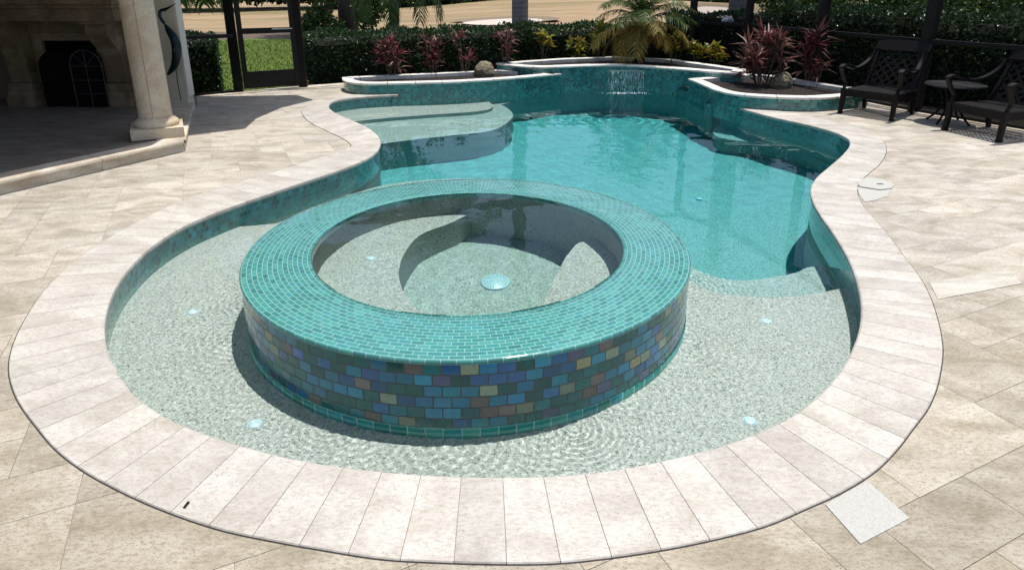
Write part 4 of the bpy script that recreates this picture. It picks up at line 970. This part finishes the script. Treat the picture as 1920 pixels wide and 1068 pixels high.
def corbel(xc):
    prof = [(8.35, ZP+.30), (8.22, ZP+.30), (8.21, .52), (8.20, .72), (8.15, .84), (8.05, .93), (7.99, 1.02), (7.98, 1.10), (8.0, 1.155), (8.35, 1.155)]
    mb = MB(); hw_ = .13
    sp = [(a[0]-YF, a[1]-OZ) for a in prof]
    for sg in (-1, 1):
        q = [(xc-OX+sg*hw_, y, z) for y, z in sp]; mb.face(q if sg > 0 else q[::-1])
    for i in range(len(sp)):
        a, b = sp[i], sp[(i+1) % len(sp)]; mb.face([(xc-OX-hw_, a[0], a[1]), (xc-OX+hw_, a[0], a[1]), (xc-OX+hw_, b[0], b[1]), (xc-OX-hw_, b[0], b[1])][::-1])
    fbox(mb, xc-.16, xc+.16, 7.95, 8.35, 1.157, 1.187); fbox(mb, xc-.15, xc+.15, 8.17, 8.35, ZP+.2, ZP+.295); fbox(mb, xc-.165, xc+.165, 8.15, 8.35, ZP+.12, ZP+.197); fbox(mb, xc-.18, xc+.18, 8.13, 8.35, ZP, ZP+.117)
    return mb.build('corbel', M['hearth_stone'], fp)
corbel(-5.10); corbel(-6.33)
# hearth screen
fs_ = tag(empty('hearth_screen', (-5.95, 8.1, ZP+.004)), 'black arched fire screen with thin grey wire muntins standing before the firebox', 'fire screen')
def arch(x0, x1, z1, y, mat, wires, rz, nm):
    w_ = x1-x0; r_ = w_/2; pts = [(x0, 0, 0), (x0, 0, z1-r_)]+[(x0+r_-r_*math.cos(math.pi*k/12), 0, z1-r_+r_*math.sin(math.pi*k/12)*1.0) for k in range(1, 12)]+[(x1, 0, z1-r_), (x1, 0, 0)]
    mm = Matrix.Translation((0, y, 0)); mb = MB(); pl = [mm @ Vector(p) for p in pts]; mb.face(pl); mb.face([p+Vector((0, .012, 0)) for p in pl][::-1]); mb.build(nm, M['screen_black'], fs_)
    if wires:
        mb = MB(); mb.tube([p+Vector((0, -.004, 0)) for p in pl], .006, 6); xm = (x0+x1)/2; zc = z1-r_
        mb.tube([(xm, y-.004, 0), (xm, y-.004, z1)], .004, 5)
        for z in (zc, zc*.66, zc*.33): mb.tube([(x0, y-.004, z), (x1, y-.004, z)], .004, 5)
        for an in (45, 135): mb.tube([(xm, y-.004, zc), (xm+r_*math.cos(R(an)), y-.004, zc+r_*math.sin(R(an)))], .0035, 5)
        mb.build('wire_frame', M['grey_wire'], fs_)
xa, xb = fx(137, 150, 8.1)+5.95, fx(196, 150, 8.1)+5.95
arch(xa, xb, .72, 0, None, True, 0, 'centre_panel'); arch(xa-(xb-xa)-.03, xa-.02, .70, .04, None, False, 0, 'side_panel')
# roof over the patio
off = SUN_TO.xy/SUN_TO.z*2.79
sp_ = [(-9.5, -6), (-6.75, .4), (-4.20, 4.83), (-3.52, 6.02), (-3.58, 6.55), (-3.66, 6.94), (-3.12, 7.33), (-3.22, 7.93), (-3.16, 8.67), (-2.9, 9.3), (-3.3, 9.75), (-4.6, 9.6), (-11, 9.6), (-12, -6)]  # set from the shadow edge; carried behind the camera to dim the fireplace
mb = MB(); mb.prism([Vector(p)+off for p in sp_], 2.9, 3.1, bottom=True); o = mb.build('patio_roof', M['roof']); tag(o, 'flat roof sheltering the patio, above the picture', 'roof'); o['kind'] = 'structure'

# ------------------------------------------------------------------ garden furniture
def make_chair():
    c = empty('patio_chair'); W, D, Hs = .70, .62, .30
    def part(mb, nm, mat='chair', **k): return mb.build(nm, M[mat], c, **k)
    for sx in (-1, 1):
        mb = MB(); mb.sweep([(sx*(W/2-.03), -D/2+.02, 0), (sx*(W/2-.035), -D/2+.03, .15), (sx*(W/2-.03), -D/2+.03, .33)], [.038, .048, .06], .05, (1, 0, 0)); mb.box((sx*(W/2-.03), -D/2+.02, .012), (.05, .055, .024)); part(mb, 'leg')
        mb = MB(); mb.sweep([(sx*(W/2-.05), D/2+.05, 0), (sx*(W/2-.05), D/2, .18), (sx*(W/2-.045), D/2-.02, .33)], [.034, .044, .05], .045, (1, 0, 0)); part(mb, 'leg')
        mb = MB(); p = smooth([(sx*(W/2-.03), -D/2+.03, .33), (sx*(W/2-.02), -D/2+.06, .40), (sx*(W/2), -D/2+.01, .50), (sx*(W/2+.005), -D/2-.03, .575), (sx*(W/2+.005), -D/2-.05, .60), (sx*(W/2+.005), -D/2+.02, .625), (sx*(W/2), -D/2+.12, .60), (sx*(W/2-.01), 0, .565), (sx*(W/2-.02), D/2-.12, .60), (sx*(W/2-.05), D/2+.02, .70), (sx*(W/2-.06), D/2+.075, .80)], 5)
        mb.sweep(p, [.03+.028*max(0, math.sin(math.pi*i/len(p))) for i in range(len(p))], .028, (1, 0, 0)); part(mb, 'armrest', auto=R(40))
    # back: reclined plane
    def bk(x, s): return (x, D/2-.05+s*.30, .30+s*.61)
    mb = MB()
    for sx in (-1, 1): mb.sweep([bk(sx*(W/2-.06), 0), bk(sx*(W/2-.06), .5), bk(sx*(W/2-.05), .93)], .04, .035, (1, 0, 0))
    n = 12
    for k in range(n):
        f0 = -1+2*k/n; f1 = -1+2*(k+1)/n; x0, x1 = f0*(W/2-.02), f1*(W/2-.02); s0, s1 = .95+.05*(1-f0*f0), .95+.05*(1-f1*f1)
        a, b, c_, d_ = Vector(bk(x0, .79)), Vector(bk(x1, .79)), Vector(bk(x1, s1)), Vector(bk(x0, s0)); o_ = Vector((0, -.03, .014)); mb.face([a+o_, b+o_, c_+o_, d_+o_]); mb.face([d_, c_, b, a]); mb.face([d_+o_, c_+o_, c_, d_]); mb.face([a, b, b+o_, a+o_])
    mb.sweep([bk(-(W/2-.07), .06), bk(W/2-.07, .06)], .03, .03, (0, .4, .9)); part(mb, 'backrest_frame')
    mb = MB(); X0 = W/2-.09
    for k in range(-3, 10):
        for sg in (-1, 1):
            a = (-X0+k*.11, .08); b = (-X0+k*.11+.46*.95, .77)
            if sg < 0: a, b = (-a[0], a[1]), (-b[0], b[1])
            # clip to the panel
            def clipx(p, q, xm):
                if (p[0] < -xm and q[0] < -xm) or (p[0] > xm and q[0] > xm): return None
                r = [p, q]
                for i in (0, 1):
                    u_, v_ = r[i], r[1-i]
                    if abs(u_[0]) > xm: t = ((xm if u_[0] > 0 else -xm)-v_[0])/(u_[0]-v_[0]); r[i] = (v_[0]+(u_[0]-v_[0])*t, v_[1]+(u_[1]-v_[1])*t)
                return r
            r_ = clipx(a, b, X0)
            if r_: mb.sweep([bk(*r_[0]), bk(*r_[1])], .022, .008+.002*sg, Vector((1, 0, 0)) if False else Vector((.83*sg, -.2, -.5)))
    part(mb, 'lattice_panel')
    mb = MB(); t = .04
    for a, b in (((-W/2+.03, -D/2+.03), (W/2-.03, -D/2+.03)), ((-W/2+.03, D/2-.03), (W/2-.03, D/2-.03)), ((-W/2+.03, -D/2+.03), (-W/2+.03, D/2-.03)), ((W/2-.03, -D/2+.03), (W/2-.03, D/2-.03))):
        d = Vector(b)-Vector(a); mb.box(((a[0]+b[0])/2, (a[1]+b[1])/2, .275), (abs(d.x)+.03, abs(d.y)+.03, .085))
    part(mb, 'apron')
    mb = MB(); X0, Y0 = W/2-.05, D/2-.05; z = .318
    for k in range(12): x = -X0+2*X0*k/11; mb.box((x, 0, z), (.030, 2*Y0, .010))
    for k in range(11): y = -Y0+2*Y0*k/10; mb.box((0, y, z+.007), (2*X0, .030, .006))
    part(mb, 'seat', 'chair_top'); return c
c1 = make_chair(); 
def place(o, fl, fr, label):
    fl, fr = Vector(fl), Vector(fr); m_ = (fl+fr)/2; d = (fr-fl).normalized(); a = math.atan2(d.y, d.x); back = Vector((-d.y, d.x))
    m_ = m_+back*.29; o.location = (m_.x, m_.y, 0); o.rotation_euler.z = a; tag(o, label, 'chair', 'dark lattice-back patio chairs by the screen')
place(c1, G(1570, 212), G(1676, 228), 'dark cast-metal chair with lattice back, whole, left of the side table')
c2 = copy_tree(c1); place(c2, G(1767, 243), G(1876, 268), 'dark cast-metal chair cut off by the right edge, right of the side table')
tx, ty = G(1776, 230); tb = tag(empty('side_table', (tx, ty, 0)), 'small round dark metal side table between the two chairs', 'table')
mb = MB(); mb.lathe([(.0001, .455), (.29, .455), (.318, .452), (.324, .462), (.318, .474), (.29, .472), (.27, .468), (.0001, .470)], (0, 0, 0), 48); mb.build('table_top', M['chair_top'], tb, auto=R(40))
for k in range(4):
    a = R(30+90*k); mb = MB(); q = lambda r, z: (r*math.cos(a), r*math.sin(a), z)
    mb.tube(smooth([q(.20, .455), q(.13, .34), q(.10, .24), q(.14, .12), q(.25, .0)], 5), .013, 8); mb.build('leg', M['chair'], tb, smooth_=True)
mb = MB(); mb.lathe([(.098, .232), (.112, .232), (.112, .25), (.098, .25)], (0, 0, 0), 24); mb.build('ring', M['chair'], tb, smooth_=True)

# skimmer lid and pale patch beside the coping, small leaf on the coping
lx, ly = G(1645, 347); lid = tag(empty('skimmer_lid', (lx, ly, .0045)), 'pale round skimmer lid let into the deck beside the right coping', 'skimmer lid')
mb = MB(); pts = [Vector(G(*p))-Vector((lx, ly)) for p in ((1606,342),(1625,334),(1655,338),(1677,347),(1672,354),(1650,357),(1612,351))]; mb.prism(pts, -.004, .004); mb.build('lid', M['repair'], lid)
mb = MB(); mb.box((.02, -.0, .005), (.05, .018, .003)); mb.build('finger_slot', M['dark_gap'], lid)
mb = MB(); pts = [Vector(G(*p)) for p in ((1607,352),(1650,358.5),(1670,356),(1662,369),(1640,376),(1621,379),(1611,366))]; mb.prism(pts, -.002, .0042); tag(mb.build('paving_slab', M['repair']), kind='structure')
x, y = G(350, 949); mb = MB(); mb.face([(-.006, -.012, .0), (.004, -.014, .002), (.008, .012, .004), (-.003, .013, .001)]); mb.face([(-.006, -.012, .0), (-.003, .013, .001), (.008, .012, .004), (.004, -.014, .002)][::1]); o = mb.build('fallen_leaf', plain('dead_leaf', (.015, .02, .01), .7)); o.location = (x, y, .0075); tag(o, 'tiny dark leaf fragment lying on the lower left coping', 'leaf')

# ------------------------------------------------------------------ hedges, lawn, golf course, trees
hedge((-5.95, 10.1), (-4.85, 10.6), .75, .92, 'short block of clipped hedge left of the screen door', 11, z=-.08)
hedge((-3.62, 11.45), (.2, 13.5), .9, .84, 'clipped dark green hedge behind the far left planter', 12)
hedge((.1, 13.55), (3.45, 13.6), .9, .86, 'clipped dark green hedge behind the palm', 13)
hedge((3.35, 13.5), (5.3, 12.3), .9, 1.12, 'dark shaded clipped hedge behind the right planter', 14)
hedge((5.35, 12.2), (6.45, 9.8), .9, 1.27, 'clipped glossy hedge behind the first chair', 15, leafsz=.06, dens=800)
hedge((6.4, 9.7), (8.3, 5.6), .9, 1.22, 'clipped glossy hedge at the right edge behind the side table', 16, leafsz=.06, dens=800)
# ground sheet
def ground_z(X, Y):
    r_ = np.clip((Y-24)/25, 0, 1); z = -.09+r_*(.35*np.sin(X*.11+1)+.30*np.sin(X*.06+Y*.13)-.2)
    return z + .22*np.clip((Y-48)/20, 0, 1)*(1+np.sin(X*.08))
V = []; xs_ = np.r_[np.linspace(-260, -60, 12), np.linspace(-55, 55, 111), np.linspace(60, 260, 12)]; ys_ = np.r_[np.linspace(-40, 8, 6), np.linspace(9, 80, 143), np.linspace(90, 420, 12)]
dn = 0
def keepg(X, Y): return (Y > 8.9) | (np.abs(X) > 8.6) | (Y < -2)
gnd = grid_mesh('ground', xs_, ys_, ground_z, lambda X, Y: ~((Y < 8.6) & (X > -7.4) & (X < 8.4) & (Y > -2.5)))
# hole for the pool under the far planter
n = NT('ground_cover'); o = n.obj(); sep = n.new('ShaderNodeSeparateXYZ'); n.t.links.new(o, sep.inputs[0])
wob = n.math('MULTIPLY', n.math('SUBTRACT', n.noise(o, .25, 3), .5), 7.0); yy = n.math('ADD', sep.outputs[1], wob)
grass = n.ramp(n.noise(n.mapping(o, (1, 1, 1)), 26, 6, .8), [(.3, (.05, .085, .015)), (.5, (.10, .15, .03)), (.72, (.20, .24, .07))])
mul = n.ramp(n.noise(o, 12, 5, .7), [(.3, (.07, .05, .04)), (.7, (.20, .16, .13))])
tan_ = n.ramp(n.noise(n.mapping(o, (.25, 1, 1)), 2.2, 6, .65), [(.3, (.25, .175, .10)), (.55, (.36, .265, .165)), (.75, (.42, .32, .21))])
tan_ = n.mix(n.ramp(n.noise(n.mapping(o, (.2, 1, 1), loc=(3, 3, 0)), .35, 3), [(.45, 0.0), (.62, .6)]), tan_, (.16, .15, .07))
f1_ = n.math('GREATER_THAN', yy, 21.0); f2_ = n.math('GREATER_THAN', yy, 25.5)
# planting bed behind the hedges on the right, lawn on the left
c = n.mix(f1_, grass, mul); c = n.mix(f2_, c, tan_)
bed = n.math('MULTIPLY', n.math('GREATER_THAN', sep.outputs[0], -2.9), n.math('LESS_THAN', yy, 21.0)); c = n.mix(bed, c, mul)
n.P(col=c, rough=.95, spec=.1, normal=n.bump(n.noise(o, 40, 4), .8, .03)); gnd.data.materials.append(n.mat); tag(gnd, kind='structure')
bm = bmesh.new(); bm.from_mesh(gnd.data)
kill = [f for f in bm.faces if (f.calc_center_median().x > -4 and f.calc_center_median().x < 4.3 and f.calc_center_median().y < 11.45)]
bmesh.ops.delete(bm, geom=kill, context='FACES'); bm.to_mesh(gnd.data); bm.free()
# grass tufts near the door
rs = np.random.RandomState(21); nb = 26000; X = rs.uniform(-9.5, -2.6, nb); Y = 10.4+rs.uniform(0, 1, nb)**1.4*10.5; ok = ~((X > -3.9) & (Y < 12.2)) & (X > -(.50*Y+.6)); X, Y = X[ok], Y[ok]
Pn = np.stack([X, Y, np.full_like(X, -.095)], 1); D = np.stack([rs.normal(0, .35, len(X)), rs.normal(0, .35, len(X)), np.ones(len(X))], 1); Vg, Fg = leaf_quads(Pn, D, rs.normal(0, 1, (len(X), 3)), .055, .014, .5, 3)
M['grass'] = leaf('grass_blade', [(.05, .09, .012), (.10, .16, .025), (.16, .22, .05), (.26, .28, .10)], .6, .4, .2)
tag(np_mesh('lawn_grass', [(Vg, Fg, 0)], M['grass']), kind='stuff')
# bunkers
M['sand'] = plain('bunker_sand', (.52, .45, .38), .95, vary=(1.5, .12), bumps=(30, .4, .01))
M['lip'] = plain('bunker_lip', (.20, .15, .095), .95, vary=(3, .3))
for pts in ([(868,41),(905,33),(965,30),(1005,31),(1015,36),(970,42),(920,45)], [(1275,22),(1330,17),(1400,20),(1405,28),(1340,33),(1290,30)], [(1500,9),(1560,5),(1600,8),(1590,14),(1530,15)]):
    zz = .0; P = [Vector(p[:2]) for p in smooth([(*G(a, b, zz), 0) for a, b in pts], 5, True)]
    if area(P) < 0: P = P[::-1]
    c_ = sum(P, Vector((0, 0)))/len(P); root = tag(empty('sand_bunker', (c_.x, c_.y, 0)), None, None, None, 'structure')
    zg = lambda p: float(ground_z(np.array(p.x), np.array(p.y)))
    mb = MB(); vs, fs = fill(P)
    for f in fs: mb.face([(vs[i].x-c_.x, vs[i].y-c_.y, zg(vs[i])+.05) for i in f])
    mb.build('sand', M['sand'], root)
    mb = MB(); Q = offset(P, .9)
    for i in range(len(P)):
        j = (i+1) % len(P)
        if P[i].y > c_.y-.5: mb.face([(*(P[i]-c_), zg(P[i])+.04), (*(P[j]-c_), zg(P[j])+.04), (*(Q[j]-c_), zg(Q[j])+.14), (*(Q[i]-c_), zg(Q[i])+.14)]); mb.face([(*(Q[i]-c_), zg(Q[i])+.14), (*(Q[j]-c_), zg(Q[j])+.14), (*(P[j]-c_+Vector((0, 4))), zg(Q[j])-.1), (*(P[i]-c_+Vector((0, 4))), zg(Q[i])-.1)])
    mb.build('lip', M['lip'], root)
# palms with tall trunks (their crowns are only seen mirrored in the water)
def crown_parts(rs, nf, L, ll, lw, z0):
    out = []
    for k in range(nf):
        a = k*2.399; lvl = k/nf; e = R(75-lvl*95); d = Vector((math.cos(a), math.sin(a), 0)); pts = [Vector((0, 0, z0))]
        for q in range(4): pts.append(pts[-1]+(d*math.cos(e)+Vector((0, 0, math.sin(e))))*L/4); e -= R(26)
        V, F, P = frond([tuple(p) for p in pts], 34, ll, lw, .45, rs); out.append((V, F, 0)); Vt, Ft = tri_tube(P, .03, .008); out.append((Vt, Ft, 0))
    return out
def palm_tree(x, y, r_, h, label, seed, mat='trunk', lean=(0, 0), nf=22, L=2.4):
    root = tag(empty('palm_tree', (x, y, -.12)), label, 'palm tree', 'tall trunks beyond the hedge'); rs = np.random.RandomState(seed)
    mb = MB(); pts = [(lean[0]*t*t, lean[1]*t*t, h*t) for t in np.linspace(0, 1, 14)]; mb.tube(pts, [r_*(1.12-.3*t) for t in np.linspace(0, 1, 14)], 20); mb.build('trunk', M[mat], root, smooth_=True)
    cr = np_mesh('crown', crown_parts(rs, nf, L, .75, .045, 0), M['palm'], root); cr.location = (lean[0], lean[1], h); return root
palm_tree(ZY(975, 40, 16.5)[0], 16.5, .19, 8.2, 'thick grey palm trunk behind the hedge near the picture centre', 1)
palm_tree(ZY(1383, 30, 14.5)[0], 14.5, .20, 7.4, 'thick grey palm trunk beside the dark screen post on the right', 2)
palm_tree(ZY(739, 55, 19)[0], 19, .14, 6.2, 'slender dark trunk leaning right behind the far left hedge', 3, 'bark', (.9, .2), 20, 2.6)
# low fronds hanging into view
def hanging(x, y, z, L, seed, label, n=5, az0=-120, az1=-60):
    root = tag(empty('palm_frond', (x, y, z)), label, 'palm frond'); rs = np.random.RandomState(seed); out = []
    for k in range(n):
        a = R(az0+(az1-az0)*k/max(1, n-1)); e = R(10); d = Vector((math.cos(a), math.sin(a), 0)); pts = [Vector((0, 0, 0))]
        for q in range(4): pts.append(pts[-1]+(d*math.cos(e)+Vector((0, 0, math.sin(e))))*L/4); e -= R(32)
        V, F, P = frond([tuple(p) for p in pts], 30, .5, .03, .6, rs); out.append((V, F, 0)); Vt, Ft = tri_tube(P, .015, .004); out.append((Vt, Ft, 0))
    np_mesh('leaflets', out, M['palm'], root)
x, z = ZY(385, -18, 15); hanging(x, 15, z+.28, 1.1, 5, 'green palm frond hanging in at the top left beyond the screen', 4, -150, -30)
x, z = ZY(745, -30, 18.5); hanging(x, 18.5, z, 1.9, 6, 'drooping palm fronds around the slender leaning trunk', 7, -200, 20)
# leafy trees and shrubs
def tree(x, y, h, r_, label, seed, mat='shrub', trunk_r=.2, leafsz=.14, n=5000, low=.25, squash=.7, trunks=1, group=None, name='tree', cat='tree'):
    root = tag(empty(name, (x, y, -.12)), label, cat, group); rs = np.random.RandomState(seed); q = random.Random(seed)
    mb = MB()
    if trunks:
        for k in range(trunks):
            lx = q.uniform(-.3, .3)*k; mb.tube([(lx, 0, 0), (lx+q.uniform(-.1, .1), 0, h*.25), (lx+q.uniform(-.3, .3), .1, h*.6)], [trunk_r*1.25, trunk_r, trunk_r*.6], 12)
            for b in range(5):
                a = q.uniform(0, 6.28); z_ = h*q.uniform(.25, .5); mb.tube([(lx, 0, z_), (math.cos(a)*r_*.35, math.sin(a)*r_*.35, z_+h*.15), (math.cos(a)*r_*.7, math.sin(a)*r_*.7, z_+h*.2)], [trunk_r*.45, trunk_r*.3, trunk_r*.1], 7)
        mb.build('trunk', M['bark'], root, smooth_=True)
    nc = 26; parts = []; cc = rs.normal(0, 1, (nc, 3)); cc /= np.linalg.norm(cc, axis=1, keepdims=True); cc *= rs.uniform(.3, .95, (nc, 1))*r_; cc[:, 2] = cc[:, 2]*squash
    zc = h-r_*squash; cc[:, 2] += max(zc, h*low+.1)
    per = n//nc
    for c in cc:
        p = rs.normal(0, 1, (per, 3)); p /= np.linalg.norm(p, axis=1, keepdims=True); p = p*rs.uniform(.6, 1.05, (per, 1))*r_*rs.uniform(.26, .42); P = c+p
        P = P[P[:, 2] > .05]; D = (P-c)+rs.normal(0, .12*r_, P.shape)+np.array([0, 0, -.05]); V, F = leaf_quads(P, D, rs.normal(0, 1, P.shape), leafsz, leafsz*.5, .4, seed); parts.append((V, F, 0))
    np_mesh('crown', parts, M[mat], root); return root
tree(ZY(655, 50, 24)[0], 24, 6.6, 2.3, 'dark-trunked leafy tree left of the slender leaning trunk', 31, trunk_r=.30, trunks=2, n=7000, leafsz=.16, low=.45)
for px, Y, h, r_, lab in ((600,23,1.2,.7,'leafy shrub at the foot of the dark tree'), (690,22,1.6,.6,'green shrub between the two dark trunks')):
    tree(ZY(px, 50, Y)[0], Y, h, r_, lab, px, trunks=0, n=3500, leafsz=.12, low=.2, squash=1.0, group='shrubs beyond the hedges', name='shrub', cat='shrub')
for px, Y, h, r_, lab in ((1470,15.5,1.9,1.1,'spiky pale green palmetto right of the grey trunk'), (1610,13.2,1.9,1.1,'bushy green shrub above the hedge, left of the leaning post'), (1700,12.4,2.0,1.1,'dense green shrub directly behind the post over the first chair'), (1800,11.6,2.0,1.1,'dark shrub above the hedge behind the side table'), (1890,10.6,1.9,1.0,'dark leafy shrub at the top right corner')):
    tree(ZY(px, 30, Y)[0]+.3, Y, h, r_, lab, px, trunks=0, n=7000, leafsz=.10, low=.2, squash=.8, group='shrubs beyond the hedges', name='shrub', cat='shrub')
# far belt of scrub, one mass
rs = np.random.RandomState(77); nb = 90000; X = rs.uniform(-75, 85, nb); base = 62+4*np.sin(X*.09)+3*np.sin(X*.23); prof = 2.6+1.4*np.sin(X*.21+1)+1.1*np.sin(X*.57)+.6*np.sin(X*1.3)
Y = base+rs.uniform(-1, 5, nb); Z = rs.uniform(0, 1, nb)**.8*np.clip(prof, .8, 9)*(1-np.clip((base+1.5-Y)/4, 0, .5))-.2
P = np.stack([X, Y, Z+.3], 1); V, F = leaf_quads(P, rs.normal(0, 1, P.shape)+np.array([0, -.5, .5]), rs.normal(0, 1, P.shape), .55, .34, .4, 5)
mb = MB(); tag(np_mesh('scrub', [(V, F, 0)], M['tree_far']), kind='stuff')
# pale crumpled thing by the palm
x, z = ZY(1363, 38, 12.3); q = random.Random(2); bm = bmesh.new(); bmesh.ops.create_icosphere(bm, subdivisions=3, radius=.10)
for v in bm.verts: v.co *= 1+q.uniform(-.25, .2); v.co.z *= .8
me = bpy.data.meshes.new('crumpled_wad'); bm.to_mesh(me); bm.free(); me.materials.append(plain('pale_grey_wad', (.42, .46, .50), .5)); o = bpy.data.objects.new('crumpled_wad', me); COL.objects.link(o); o.location = (x, 12.3, z); tag(o, 'small crumpled white-grey cloth caught among the right hand palm fronds', 'wad')
